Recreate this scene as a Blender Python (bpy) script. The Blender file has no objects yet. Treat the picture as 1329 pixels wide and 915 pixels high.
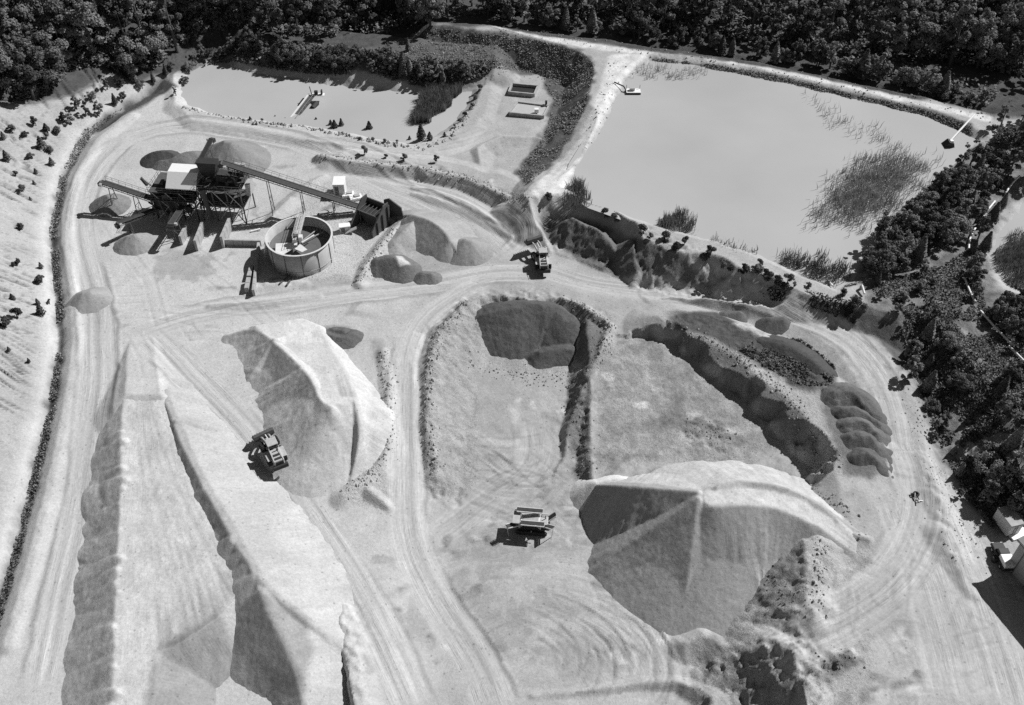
import bpy, math, random
import numpy as np
from mathutils import Vector, Matrix
R = math.radians
random.seed(7); rng = np.random.default_rng(11)
scn = bpy.context.scene
# ------------------------------------------------------------------ camera, sky, sun, exposure
DEP = R(44.0); FPX = 1250.0; CAMZ = 120.0
cam_d = bpy.data.cameras.new('camera'); cam = bpy.data.objects.new('camera', cam_d)
scn.collection.objects.link(cam)
cam.location = (0, 0, CAMZ); cam.rotation_euler = (math.pi/2 - DEP, 0, 0)
cam_d.sensor_width = 36; cam_d.lens = 36*FPX/1329; cam_d.clip_start = 1; cam_d.clip_end = 6000
scn.camera = cam
SUN_EL, SUN_TH = R(44), R(31)            # height of the sun; turned from +x (right) towards +y (far)
world = bpy.data.worlds.new('World'); scn.world = world; world.use_nodes = True
wn = world.node_tree; wn.nodes.clear()
sky = wn.nodes.new('ShaderNodeTexSky'); sky.sky_type = 'NISHITA'; sky.sun_disc = False
sky.air_density = .7; sky.dust_density = .3; sky.sun_elevation = SUN_EL; sky.sun_rotation = math.pi/2 - SUN_TH
tobw = wn.nodes.new('ShaderNodeRGBToBW'); bg = wn.nodes.new('ShaderNodeBackground'); wo = wn.nodes.new('ShaderNodeOutputWorld')
bg.inputs['Strength'].default_value = 0.05
wn.links.new(sky.outputs['Color'], tobw.inputs[0]); wn.links.new(tobw.outputs[0], bg.inputs['Color']); wn.links.new(bg.outputs[0], wo.inputs[0])
sl = bpy.data.lights.new('sun', 'SUN'); sl.energy = 5.0; sl.angle = R(0.55); sl.color = (1, 1, 1)
sun = bpy.data.objects.new('sun', sl); scn.collection.objects.link(sun)
sun.location = (150, 120, 160)
to_sun = Vector((math.cos(SUN_EL)*math.cos(SUN_TH), math.cos(SUN_EL)*math.sin(SUN_TH), math.sin(SUN_EL)))
sun.rotation_euler = to_sun.to_track_quat('Z', 'Y').to_euler()
scn.view_settings.view_transform = 'Standard'; scn.view_settings.look = 'None'
scn.view_settings.exposure = 0.13; scn.view_settings.gamma = 1.0
scn.view_settings.use_curve_mapping = False
scn.cycles.use_denoising = False
scn.cycles.max_bounces = 5

# ------------------------------------------------------------------ picture point -> place
sd_, cd_ = math.sin(DEP), math.cos(DEP)
def ray(u, v):
    u = np.asarray(u, float) - 664.5; v = 457.5 - np.asarray(v, float)
    return u, FPX*cd_ + v*sd_, -FPX*sd_ + v*cd_
def P(u, v, z=0.0):
    rx, ry, rz = ray(u, v); t = (np.asarray(z, float) - CAMZ)/rz
    return rx*t, ry*t
def PX(pts, z=0.0):
    out = []
    for p in pts:
        zz = p[2] if len(p) > 2 else z
        x, y = P(p[0], p[1], zz); out.append((float(x), float(y), zz))
    return np.array(out)
def SC(v):                                # pixels to a metre across, at picture row v
    return (FPX*sd_ + (v-457.5)*cd_)/CAMZ
# ------------------------------------------------------------------ noise
def _h(ix, iy, s):
    h = (ix.astype(np.int64)*374761393 + iy.astype(np.int64)*668265263 + s*362437) & 0xffffffff
    h = ((h ^ (h >> 13))*1274126177) & 0xffffffff
    return ((h ^ (h >> 16)) & 0xffff)/65535.0
def vn(x, y, s=0):
    x = np.asarray(x, float); y = np.asarray(y, float)
    x0 = np.floor(x); y0 = np.floor(y); fx = x-x0; fy = y-y0
    fx = fx*fx*(3-2*fx); fy = fy*fy*(3-2*fy)
    a = _h(x0, y0, s); b = _h(x0+1, y0, s); c = _h(x0, y0+1, s); d = _h(x0+1, y0+1, s)
    return (a+(b-a)*fx)*(1-fy) + (c+(d-c)*fx)*fy
def fbm(x, y, s=0, o=4, g=0.5):
    r = 0; a = 1; n = 0
    for i in range(o):
        r = r + a*(vn(x*2**i + 17.3*i, y*2**i - 9.1*i, s+i)-0.5); n += a; a *= g
    return r/n*2
def ss(a, b, x):
    t = np.clip((x-a)/(b-a), 0, 1); return t*t*(3-2*t)
# ------------------------------------------------------------------ distance fields
def linefield(pts, X, Y):
    """unsigned distance, side (+1 left of travel), length along, height along"""
    best = np.full(X.shape, 1e18); side = np.zeros(X.shape); S = np.zeros(X.shape); Z = np.zeros(X.shape); acc = 0.0
    for a, b in zip(pts[:-1], pts[1:]):
        dx, dy = b[0]-a[0], b[1]-a[1]; L2 = dx*dx+dy*dy+1e-9; L = math.sqrt(L2)
        t = np.clip(((X-a[0])*dx+(Y-a[1])*dy)/L2, 0, 1)
        ex = X-a[0]-t*dx; ey = Y-a[1]-t*dy; d2 = ex*ex+ey*ey
        m = d2 < best
        best = np.where(m, d2, best); side = np.where(m, np.sign(dx*(Y-a[1])-dy*(X-a[0])), side)
        S = np.where(m, acc+t*L, S); Z = np.where(m, a[2]+t*(b[2]-a[2]), Z); acc += L
    return np.sqrt(best), side, S, Z
def inside(pts, X, Y):
    r = np.zeros(X.shape, bool); n = len(pts)
    for i in range(n):
        a = pts[i]; b = pts[(i+1) % n]
        if a[1] == b[1]: continue
        c = ((a[1] > Y) != (b[1] > Y)) & (X < (b[0]-a[0])*(Y-a[1])/(b[1]-a[1]) + a[0])
        r ^= c
    return r
def polyfield(pts, X, Y):
    q = np.vstack([pts, pts[:1]]); d, s, S, Z = linefield(q, X, Y)
    return np.where(inside(pts, X, Y), -d, d), S
def plane(pts):
    A = np.c_[pts[:, 0], pts[:, 1], np.ones(len(pts))]
    return np.linalg.lstsq(A, pts[:, 2], rcond=None)[0]
def smooth_line(pts, n=3):
    pts = np.asarray(pts, float)
    for _ in range(n):
        q = [pts[0]]
        for a, b in zip(pts[:-1], pts[1:]): q += [a*.75+b*.25, a*.25+b*.75]
        q.append(pts[-1]); pts = np.array(q)
    return pts
# ------------------------------------------------------------------ ground grid
def steps(*segs):
    out = [segs[0][0]]
    for a, b, d0, d1 in segs:
        x = a; 
        while x < b-1e-6:
            f = (x-a)/(b-a); x = min(b, x + d0+(d1-d0)*f); out.append(x)
    return np.array(out)
xr = steps((0, 95, .30, .32), (95, 170, .34, .9), (170, 400, 1, 18), (400, 2600, 20, 300))
gx = np.concatenate([-xr[::-1][:-1], xr])
gy = np.concatenate([-steps((0, 40, 1.2, 4), (40, 1500, 5, 260))[::-1][:-1]+50, steps((50, 62, 1.0, .3), (62, 130, .27, .32), (130, 290, .32, .62), (290, 420, .7, 12), (420, 3200, 15, 350))])
X, Y = np.meshgrid(gx, gy)
H = np.zeros(X.shape)
# floor falls gently from the plant towards the camera; the yard on the right stays high
rgt = ss(29, 41, X + 2.5*fbm(X*.12, Y*.12, 3))
lft = 1-ss(-20, -8, X)
H += (-4.2*ss(131, 92, Y)*(1-lft) - 2.2*ss(131, 85, Y)*lft)*(1-rgt) + 1.0*rgt*ss(126, 108, Y)
H += .25*fbm(X*.05, Y*.05, 1, 4)
def win(x0, x1, y0, y1):
    i0, i1 = np.searchsorted(gx, [x0, x1]); j0, j1 = np.searchsorted(gy, [y0, y1])
    return slice(max(j0-1, 0), j1+1), slice(max(i0-1, 0), i1+1)
def bb(pts, m):
    return win(pts[:, 0].min()-m, pts[:, 0].max()+m, pts[:, 1].min()-m, pts[:, 1].max()+m)
def raise_poly(px, slope, z=0, amp=.6, reach=22, zp=False, seed=5, freq=.25):
    p = PX(px, z); w = bb(p, reach); x, y = X[w], Y[w]
    sd, S = polyfield(p, x, y); sd = sd + amp*fbm(x*freq, y*freq, seed, 4)
    zt = z
    if zp: c = plane(p); zt = c[0]*x+c[1]*y+c[2]
    H[w] = np.maximum(H[w], zt - slope*np.maximum(sd, 0))
def dig_poly(px, slope, z=0, amp=.5, reach=20, zp=False, seed=6, depth=None, freq=.3):
    p = PX(px, z); w = bb(p, reach); x, y = X[w], Y[w]
    sd, S = polyfield(p, x, y); sd = sd + amp*fbm(x*freq, y*freq, seed, 4)
    zt = z
    if zp: c = plane(p); zt = c[0]*x+c[1]*y+c[2]
    lo = np.maximum(sd, 0) if depth is None else np.maximum(sd, -depth/slope)
    H[w] = np.minimum(H[w], zt + slope*lo)
def dig_convex(px, slopes, amp=.8, reach=26, seed=8, freq=.22):
    """floor through the given toes; every side climbs with its own slope"""
    p = PX(px); w = bb(p, reach); x, y = X[w], Y[w]; c = plane(p)
    cx, cy = p[:, 0].mean(), p[:, 1].mean(); m = np.full(x.shape, 0.0)
    nz = amp*fbm(x*freq, y*freq, seed, 5, .6)
    for i in range(len(p)):
        a = p[i]; b = p[(i+1) % len(p)]; nx, ny = b[1]-a[1], -(b[0]-a[0]); L = math.hypot(nx, ny); nx /= L; ny /= L
        if (cx-a[0])*nx+(cy-a[1])*ny > 0: nx, ny = -nx, -ny
        flute = .35*np.abs(fbm(((x-a[0])*-ny+(y-a[1])*nx)*.55, y*.02, seed+i, 3))
        m = np.maximum(m, slopes[i]*((x-a[0])*nx+(y-a[1])*ny + nz + flute*min(1, slopes[i])))
    H[w] = np.minimum(H[w], c[0]*x+c[1]*y+c[2] + np.maximum(m, 0))
def ridge(px, slope, hw=.2, amp=.25, reach=9, seed=9, dip=0):
    p = PX(px); w = bb(p, reach); x, y = X[w], Y[w]
    d, s, S, Z = linefield(p, x, y)
    n = fbm(x*.7, y*.7, seed, 3)*amp
    H[w] = np.maximum(H[w], Z + n*.6 - slope*np.maximum(d-hw+n, 0))
def trench(px, slope, depth, hw=.4, amp=.2, reach=6, seed=4):
    p = PX(px); w = bb(p, reach); x, y = X[w], Y[w]
    d, s, S, Z = linefield(p, x, y); d = d + amp*fbm(x*.6, y*.6, seed, 3)
    H[w] -= depth*(1-ss(hw, hw+depth/slope, d))

# --- left hillside beyond the ditch
ditch = PX([(420,22,4),(330,48,3),(262,78,1.5),(212,108,.2),(160,142,0),(118,176,0),(88,228,0),(74,300,0),(80,372,0),(86,440,-.2),(70,540,-.9),(46,640,-1.7),(22,735,-2.1),(-8,835,-2.2),(-50,960,-2.2)])
w = win(-700, -15, 20, 600); x, y = X[w], Y[w]
d, s, S, Z = linefield(ditch, x, y)
d = np.where(s < 0, d, -d)              # right of travel, i.e. towards the hill
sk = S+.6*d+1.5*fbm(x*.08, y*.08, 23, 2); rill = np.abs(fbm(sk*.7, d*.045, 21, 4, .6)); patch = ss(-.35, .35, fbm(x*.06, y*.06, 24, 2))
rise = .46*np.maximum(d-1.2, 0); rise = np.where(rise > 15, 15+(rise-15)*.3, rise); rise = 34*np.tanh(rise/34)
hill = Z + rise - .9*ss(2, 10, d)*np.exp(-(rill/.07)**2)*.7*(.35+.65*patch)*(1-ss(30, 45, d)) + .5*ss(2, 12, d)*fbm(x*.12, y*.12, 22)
H[w] = np.where(d > 0, np.maximum(H[w]*0+hill, Z-1), H[w])
H[w] -= 1.3*(1-ss(.5, 2.2, np.abs(d-.6)))
hill_d = np.full(X.shape, -99.0); hill_d[w] = d
ridge([(170,148,.6),(128,180,.6),(100,226,.6),(87,300,.6),(93,372,.6),(99,440,.5),(84,540,-.4),(62,640,-1.2),(38,735,-1.6),(10,835,-1.7)], .5, .5)
raise_poly([(170,436,-.1),(198,430,-.1),(209,512,2.05),(161,512,2.05)], .55, 0, amp=.4, reach=8, zp=True)
ridge([(860,378,.2),(940,388,1.2),(1000,397,2.1),(1060,413,2.6),(1108,442,2.6),(1140,485,2.3),(1158,530,1.7),(1170,590,1.2)], .35, 4.2, .2, 14)
# --- raised ground of the right-hand pond
DAM = [(702,266),(745,276),(790,289),(840,311),(900,340),(960,365),(1005,378),(1060,384),(1105,396),(1165,405)]
raise_poly(DAM+[(1190,400),(1230,420),(1320,560),(1480,600),(1700,300),(1500,130),(1290,148),(1200,126),(1100,106),(1000,84),(930,73),(850,62),(780,50),(700,42),(640,33),(560,28),(560,33),(640,39),(700,50),(755,66),(772,84),(768,112),(757,147),(735,186),(702,226),(680,252)], .78, 5.6, amp=.7, reach=16)
raise_poly([(1168,425),(1215,440),(1260,560),(1300,640),(1420,700),(1700,560),(1600,420),(1300,300)], .4, 2.6, amp=1.2, reach=14)
raise_poly([(560,22),(640,30),(780,44),(930,66),(1100,98),(1300,140),(1500,100),(1500,40),(1200,-60),(600,-90)], .3, 3.2, amp=1, reach=14)
RP = [(842,78),(900,84),(1000,103),(1092,124),(1194,148),(1240,166),(1268,182),(1247,208),(1222,232),(1180,262),(1145,300),(1122,335),(1108,362),(1085,374),(1040,356),(985,332),(930,313),(870,298),(815,280),(770,264),(738,244),(750,214),(766,188),(784,160),(798,130),(814,105)]
dig_poly(RP, .55, 4.5, amp=.7, depth=1.3, reach=6)
P3 = [(1345,250),(1318,275),(1296,305),(1284,330),(1290,352),(1310,372),(1345,385),(1420,360),(1420,260)]
dig_poly(P3, .35, 4.6, amp=1, depth=.8, reach=6)
# --- left pond
LP = [(236,124),(240,100),(266,83),(326,71),(352,84),(395,92),(440,95),(486,96),(520,108),(552,119),(590,116),(616,112),(606,138),(588,160),(566,176),(536,186),(505,183),(450,172),(400,163),(330,155),(272,146),(244,136)]
raise_poly([(225,135),(228,95),(260,70),(330,58),(420,72),(500,80),(560,92),(640,100),(628,150),(590,186),(540,202),(440,188),(330,168),(250,156)], .35, .9, amp=.8)
dig_poly(LP, .5, -.4, amp=.8, depth=1.2, reach=7)
raise_poly([(300,30),(420,40),(560,52),(640,60),(640,78),(560,80),(470,74),(420,66),(330,52)], .6, 4.2, amp=1.2)
# bank between the pond track and the plant yard
ridge([(414,200,1.5),(450,208,1.9),(540,216,2.0),(600,229,1.9),(650,249,2.2),(690,272,2.8)], .95, .4)
raise_poly([(430,203),(540,212),(602,226),(652,246),(690,262),(684,240),(640,222),(560,206),(450,196)], .4, 1.5, amp=.4)
for k, (o, zz) in enumerate([(0, 1.0), (7, .7)]):
    ridge([(536,243+o,.3),(560,248+o,zz),(600,262+o,zz),(640,285+o,zz),(672,304+o,.3)], .5, .15)
ridge([(272,396,.4),(310,392,.8),(360,389,.8),(415,383,.4)], .55, .15)
ridge([(624,212,.5),(630,190,1.6),(655,178,1.6),(692,180,1.6)], .5, .3)
dig_poly([(640,196),(690,188),(680,215),(640,218)], .4, -.6, amp=.6)
# --- gullied face under the dam, north-east of the crossroads
dig_poly([(712,296),(742,296),(775,305),(800,330),(812,366),(850,374),(920,379),(930,390),(840,384),(760,372),(716,330)], 1.15, .15, amp=.9, reach=14, freq=.35)
dig_poly([(850,372,.3),(920,380,1.0),(1000,394,2.0),(1000,400,2.0),(920,390,1.0),(850,382,.3)], 1.15, 0, amp=.7, reach=9, zp=True, freq=.4)
ridge([(742,283,4.4),(775,298,4.2),(795,318,3.0),(800,340,.8)], .9, .1, .4)
ridge([(820,312,4.6),(823,330,3.6),(828,352,2.2),(820,372,.3)], .9, .2, .4)
ridge([(846,330,3.4),(860,342,2.6),(866,366,.2)], .85, .2, .4)
# --- the pits
raise_poly([(764,474,-.6),(765,520,-1.2),(765,585,-1.7),(768,640,-2.0),(900,660,-2.2),(1070,650,-2.2),(1130,640,-2.0),(1110,530,-1.2),(1010,430,-.4),(880,408,.1),(800,420,0),(786,440,-.2)], 1.3, 0, amp=.5, reach=8, zp=True, freq=.4)
raise_poly([(850,410),(900,432),(950,458),(985,490),(1018,512),(1050,545),(1080,602),(1090,640),(1112,632),(1136,600),(1128,545),(1095,505),(1050,470),(1000,440),(940,412),(880,402)], .45, 2.6, amp=.5, reach=12)
dig_convex([(604,440,-4.2),(650,420,-4.2),(752,428,-4.2),(742,490,-4.2),(752,625,-4.0),(700,720,-3.9),(600,660,-4.0)], [1.15,1.35,1.2,1.25,.3,.3,.42], amp=.9)
dig_poly([(842,434,-.2),(872,446,-.7),(930,494,-1.4),(965,520,-1.7),(1000,556,-1.9),(1034,588,-2.2),(1054,614,-2.4),(1030,650,-2.5),(900,660,-2.4),(775,640,-2.2),(768,500,-1.1),(786,440,-.3)], 2.0, 0, amp=1.3, reach=6, zp=True, freq=.42)
ridge([(566,612,-1.7),(556,545,-.4),(560,465,.7),(577,422,.9),(606,392,.9)], .6, .25, .35)
ridge([(730,386,.9),(760,396,1.1),(792,420,1.0),(782,450,.6),(768,478,-.6),(766,560,-1.4),(765,600,-1.8)], .9, .15, .35)
# --- terrace beyond the long dark cut
for k in range(5):
    o = k*7.0
    ridge([(985-o,404+o*.9,.9+.3*k),(1040-o,428+o,1.1+.3*k),(1090-o,462+o,1.1+.3*k),(1132-o*.9,500+o,.8+.25*k)], .45, .12, .15, seed=40+k)
for k in range(3):
    ridge([(862,402+k*6,.6),(900,405+k*7,1.2+.3*k),(940,410+k*8,1.2+.3*k)], .5, .1, .15, seed=50+k)
# --- rough mounds and cuts at the near right
def roughen(px, amp, freq, seed=0, z=0):
    p = PX(px, z); w = bb(p, 4); x, y = X[w], Y[w]; sd, _ = polyfield(p, x, y); k = 1-ss(-1.5, 1.0, sd)
    n1 = 1-2*np.abs(fbm(x*freq, y*freq, 700+seed, 4, .6)); H[w] += k*amp*(n1-.6)
raise_poly([(1058,692),(1070,704),(1066,730),(1062,770),(1056,792),(1046,786),(1048,740),(1050,706)], .62, 2.9, amp=1.1, reach=12, freq=.45)
raise_poly([(960,784),(1000,772),(1050,782),(1040,800),(990,800)], .5, -1.6, amp=1.0, reach=8, freq=.5)
raise_poly([(1016,832),(1034,834),(1042,852),(1034,864),(1020,862),(1012,850)], .58, 1.4, amp=1.4, reach=14, freq=.3)
raise_poly([(1046,888),(1058,872),(1068,900),(1062,950),(1040,950)], .75, 1.9, amp=.9, reach=10, freq=.5)
ridge([(892,834,-2.6),(914,825,-1.9),(940,838,-2.4)], .7, .2, .3)
ridge([(940,842,-2.8),(975,850,-2.2),(1012,846,.4)], .6, .3, .6)
ridge([(958,900,-3.0),(975,880,-2.4),(1004,868,-.8)], .7, .2, .5)
dig_poly([(918,908),(944,894),(962,900),(968,950),(925,950)], .9, -5.0, amp=.9, reach=6)
ridge([(690,903,-4.1),(780,893,-3.8),(840,884,-3.6),(880,884,-3.4),(905,894,-3.0),(922,904,-2.9),(940,940,-2.9)], .8, .2, .2)
ridge([(1064,862,1.2),(1084,852,1.9),(1104,850,1.7),(1116,856,1.1)], .6, .3, .9)
roughen([(960,760),(1040,690),(1075,690),(1070,800),(1040,830),(960,810)], .35, .3, 1); roughen([(960,760),(1040,690),(1075,690),(1070,800),(1040,830),(960,810)], .3, .6, 11)
roughen([(900,840),(1000,820),(1050,826),(1080,880),(1070,940),(920,940)], .6, .3, 2); roughen([(900,840),(1000,820),(1050,826),(1080,880),(1070,940),(920,940)], .4, .7, 12)
roughen([(1060,870),(1085,848),(1120,848),(1120,862),(1075,884)], .9, .5, 3)
roughen([(880,540),(940,530),(965,565),(930,590),(890,575)], .5, .5, 4)
roughen([(850,405),(930,405),(1000,430),(1090,500),(1060,515),(1000,490),(940,450)], .45, .4, 5, 2.5)
roughen([(700,270),(840,313),(1000,386),(1110,420),(1110,432),(1000,394),(850,374),(705,310)], .55, .4, 6, 2)
roughen([(548,640),(545,540),(552,440),(600,385),(700,378),(800,412),(790,450),(740,400),(620,430),(610,560),(600,650)], .45, .45, 7, -1)
roughen([(735,480),(768,476),(770,640),(745,640)], .5, .5, 8, -3)
roughen([(1165,420),(1230,400),(1300,560),(1260,640),(1220,600)], .5, .3, 9, 2)
roughen([(440,645),(470,615),(508,560),(512,600),(505,662),(470,650)], .4, .5, 10, -1)
# trench beside the near sand heap
ridge([(440,786,-1.4),(452,830,-1.0),(460,870,-1.0),(468,930,-1.0)], .6, .5, .5)
trench([(431,818,-2),(436,850,-2),(443,880,-2),(450,935,-2)], 3.5, 2.0, .35, .4)
roughen([(432,780),(475,780),(490,940),(425,940)], .5, .35, 15, -2)
# ridges of small rubble along roads
ridge([(446,640,-.9),(462,628,-.7),(492,606,-.5),(505,580,-.3),(503,500,.1),(496,455,.4)], .5, .3, .5)
ridge([(478,634,-.7),(504,656,-1.5)], .8, .2, .1)
ridge([(466,366,.8),(474,346,1.2),(494,318,1.4),(520,288,1.4)], .7, .3, .5)
ridge([(352,282,.7),(372,262,1.1),(398,240,1.0),(420,228,.5)], .5, .3, .5)
ridge([(322,372,.4),(360,366,.7),(395,368,.4)], .4, .6, .5)
ridge([(1228,690,2.0),(1250,738,1.6),(1262,770,1.2)], .4, .6, .7)
ridge([(1196,590,1.6),(1215,640,1.8),(1240,700,1.6)], .4, .5, .8)
ridge([(1075,660,2.0),(1100,690,1.6),(1128,698,1.4)], .8, .2, .2)
H += (.025*fbm(X*.9, Y*.9, 60, 3, .7)+.05*fbm(X*.2, Y*.2, 61, 3))*ss(420, 300, Y)
# everything far away
def hz(x, y):
    x = np.asarray(x, float); y = np.asarray(y, float)
    i = np.clip(np.searchsorted(gx, x)-1, 0, len(gx)-2); j = np.clip(np.searchsorted(gy, y)-1, 0, len(gy)-2)
    fx = (x-gx[i])/(gx[i+1]-gx[i]); fy = (y-gy[j])/(gy[j+1]-gy[j])
    return (H[j, i]*(1-fx)+H[j, i+1]*fx)*(1-fy)+(H[j+1, i]*(1-fx)+H[j+1, i+1]*fx)*fy
def G(u, v):
    """where the sight line through a picture point meets the ground"""
    u = np.atleast_1d(np.asarray(u, float)); v = np.atleast_1d(np.asarray(v, float))
    rx, ry, rz = ray(u, v); t0 = (38-CAMZ)/rz; t1 = (-9-CAMZ)/rz
    hit = t1.copy(); done = np.zeros(u.shape, bool); prev = t0.copy()
    for k in range(1, 141):
        t = t0+(t1-t0)*k/140; under = (CAMZ+rz*t < hz(rx*t, ry*t)) & ~done
        hit = np.where(under, (t+prev)/2, hit); done |= under; prev = t
    for _ in range(3):
        z = hz(rx*hit, ry*hit); hit = .5*hit+.5*(z-CAMZ)/rz
    x, y = rx*hit, ry*hit
    return x, y, hz(x, y)
def GP(px):
    a = np.array(px, float); x, y, z = G(a[:, 0], a[:, 1]); return np.c_[x, y, z]
def g1(u, v):
    x, y, z = G(u, v); return float(x[0]), float(y[0]), float(z[0])

# ------------------------------------------------------------------ colour of the ground (albedo, grey)
A = .365 + .085*(1-ss(-24, -8, X)) + .03*rgt + .07*fbm(X*.045, Y*.045, 70, 6, .6) + .08*fbm(X*.35, Y*.33, 71, 5, .75)
B = np.full(X.shape, .34); TU = np.zeros(X.shape); TV = np.zeros(X.shape); TM = np.zeros(X.shape); ROAD = np.full(X.shape, -1)
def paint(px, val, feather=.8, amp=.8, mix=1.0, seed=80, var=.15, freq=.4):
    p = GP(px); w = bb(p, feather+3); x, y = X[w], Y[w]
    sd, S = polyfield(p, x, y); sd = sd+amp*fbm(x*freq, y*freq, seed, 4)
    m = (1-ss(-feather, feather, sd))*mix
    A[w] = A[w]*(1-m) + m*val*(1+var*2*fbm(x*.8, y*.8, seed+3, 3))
def stroke(px, hw, val, mix=1.0, amp=.4, seed=90, var=.15, feather=.5):
    p = smooth_line(GP(px), 2); w = bb(p, hw+3); x, y = X[w], Y[w]
    d, s, S, Z = linefield(p, x, y); d = d+amp*fbm(x*.6, y*.6, seed, 3)
    m = (1-ss(hw-feather, hw+feather, d))*mix
    A[w] = A[w]*(1-m) + m*val*(1+var*2*fbm(x*.8, y*.8, seed+3, 3))
def side_k(s): return s*7.0
def road(px, hw, val=.50, rid=None, mix=.8, streak=.35, seed=100, dh=.05, flat=0, ruts=7, edge=.35):
    p = smooth_line(GP(px), 3); w = bb(p, hw+4); x, y = X[w], Y[w]
    d, s, S, Z = linefield(p, x, y); lat = d*s
    m = (1-ss(hw-.8, hw+.9, d+.5*fbm(x*.25, y*.25, seed, 3)))*ss(0, 4, S)*(1-ss(S.max()-4, S.max(), S))
    lw = lat+.5*fbm(S*.05, S*0, seed+1, 2)
    st = 1.3*fbm(lw*1.1, S*.012, seed+2, 3, .7); fine = fbm(lw*3.1, S*.05, seed+4, 2)
    A[w] = A[w]*(1-m*mix) + m*mix*val*(1+streak*.5*st+streak*.3*fine)
    B[w] = B[w]*(1-m*.75)+m*.75*.05
    k = m > TM[w]*.98; TU[w] = np.where(k, lw+seed*3.7, TU[w]); TV[w] = np.where(k, S, TV[w]); TM[w] = np.where(k, m, TM[w])
    if flat: H[w] = H[w]*(1-m*flat)+m*flat*Z
    r = np.zeros(x.shape)
    for k in range(ruts):
        o = random.uniform(-hw*.9, hw*.9); r += np.exp(-((lw-o)/.22)**2)*(.4+.8*vn(S*.06+k*9, lat*0, seed+9))
    H[w] -= dh*r*m; A[w] *= 1-.16*np.clip(r, 0, 1)*m
    ed = np.exp(-((d-hw-.3+.5*fbm(x*.25, y*.25, seed, 3))/.35)**2)*ss(0, 4, S)*(1-ss(S.max()-4, S.max(), S))*ss(-.3, .25, fbm(S*.06, d*0+side_k(s), seed+12, 2)); A[w] *= 1-.28*ed*edge; H[w] += .16*ed*edge
    if rid is not None: ROAD[w] = np.where((d < hw) & (ROAD[w] < 0), rid, ROAD[w])
def wheelmarks(px, gap=2.1, wdt=.30, dark=.16, dh=.06, seed=0):
    p = smooth_line(GP(px), 3); w = bb(p, gap+1.5); x, y = X[w], Y[w]
    d, s, S, Z = linefield(p, x, y); lat = d*s; L = S.max()
    r = (np.exp(-((lat-gap/2)/wdt)**2)+np.exp(-((lat+gap/2)/wdt)**2))*ss(0, 2, S)*(1-ss(L-2, L, S))
    r = r*(.35+.9*vn(S*.25, lat*.6, 130+seed)); b = np.exp(-((np.abs(lat)-gap/2-.45)/.2)**2)*ss(0, 2, S)*(1-ss(L-2, L, S))
    A[w] *= 1-dark*np.clip(r, 0, 1.1)+.06*b; H[w] += -dh*r+dh*.7*b

# forest floor and planted slopes are dark, the pit walls and mounds are in between
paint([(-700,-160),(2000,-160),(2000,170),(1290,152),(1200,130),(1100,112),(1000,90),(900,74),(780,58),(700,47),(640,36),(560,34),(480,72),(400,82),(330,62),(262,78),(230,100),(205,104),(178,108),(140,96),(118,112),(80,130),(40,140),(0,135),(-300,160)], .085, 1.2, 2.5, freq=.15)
paint([(312,12),(372,4),(372,12),(320,24)], .38, .5, .4)
paint([(1120,84),(1160,82),(1215,92),(1212,98),(1160,96),(1120,92)], .20, .6, .8)
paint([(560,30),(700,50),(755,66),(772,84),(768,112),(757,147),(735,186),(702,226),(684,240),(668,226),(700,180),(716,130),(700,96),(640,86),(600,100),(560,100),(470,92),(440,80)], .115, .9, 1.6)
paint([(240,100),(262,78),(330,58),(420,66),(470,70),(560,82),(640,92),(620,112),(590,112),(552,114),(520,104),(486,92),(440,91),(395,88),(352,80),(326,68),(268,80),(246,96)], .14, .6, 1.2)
paint([(590,90),(625,92),(640,110),(620,112)], .30, .8, .8)
paint([(846,72),(930,82),(1000,94),(1100,118),(1200,140),(1262,160),(1262,176),(1194,150),(1092,126),(1000,106),(900,87),(850,82)], .13, .7, .8)
paint([(1270,190),(1250,206),(1180,262),(1130,320),(1100,366),(1130,400),(1165,418),(1180,500),(1205,540),(1225,600),(1250,640),(1290,700),(1340,690),(1500,600),(1500,430),(1345,395),(1300,370),(1280,330),(1300,290),(1340,240),(1340,180)], .19, 1.2, 2.2, freq=.2, var=.3)
paint([(985,378),(1060,388),(1110,400),(1165,410),(1185,470),(1170,480),(1140,440),(1100,420),(1050,404),(1000,394)], .12, .7, 1.0)
paint([(690,250),(720,215),(752,180),(770,140),(782,100),(792,70),(840,70),(812,100),(795,130),(780,160),(762,190),(745,215),(735,245),(740,268),(700,262)], .58, .6, .6)
paint([(640,34),(700,46),(780,58),(850,68),(930,78),(1000,88),(1100,110),(1200,132),(1285,152),(1285,158),(1195,140),(1100,118),(1000,94),(930,84),(850,74),(780,66),(700,52)], .58, .5, .6)
paint([(414,202),(450,210),(540,219),(600,233),(650,255),(690,278),(700,290),(680,278),(640,256),(590,238),(520,226),(440,216)], .20, .5, .5)  # yard-side face of the bank, its shade painted in as a darker tone
paint([(118,178),(88,228),(74,300),(80,372),(86,440),(70,540),(46,640),(22,735),(0,810),(-8,800),(10,735),(34,640),(60,540),(77,440),(70,372),(64,300),(78,228),(108,170),(160,136),(212,102),(230,112),(170,146)], .075, .9, .9)
hl = hill_d > 2.5
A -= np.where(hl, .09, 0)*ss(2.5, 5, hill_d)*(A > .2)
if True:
    w = win(-700, -15, 20, 600); A[w] *= 1-.62*np.exp(-(rill/.055)**2)*(.35+.65*patch)*ss(3, 6, hill_d[w])*(hill_d[w] < 45)
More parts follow.
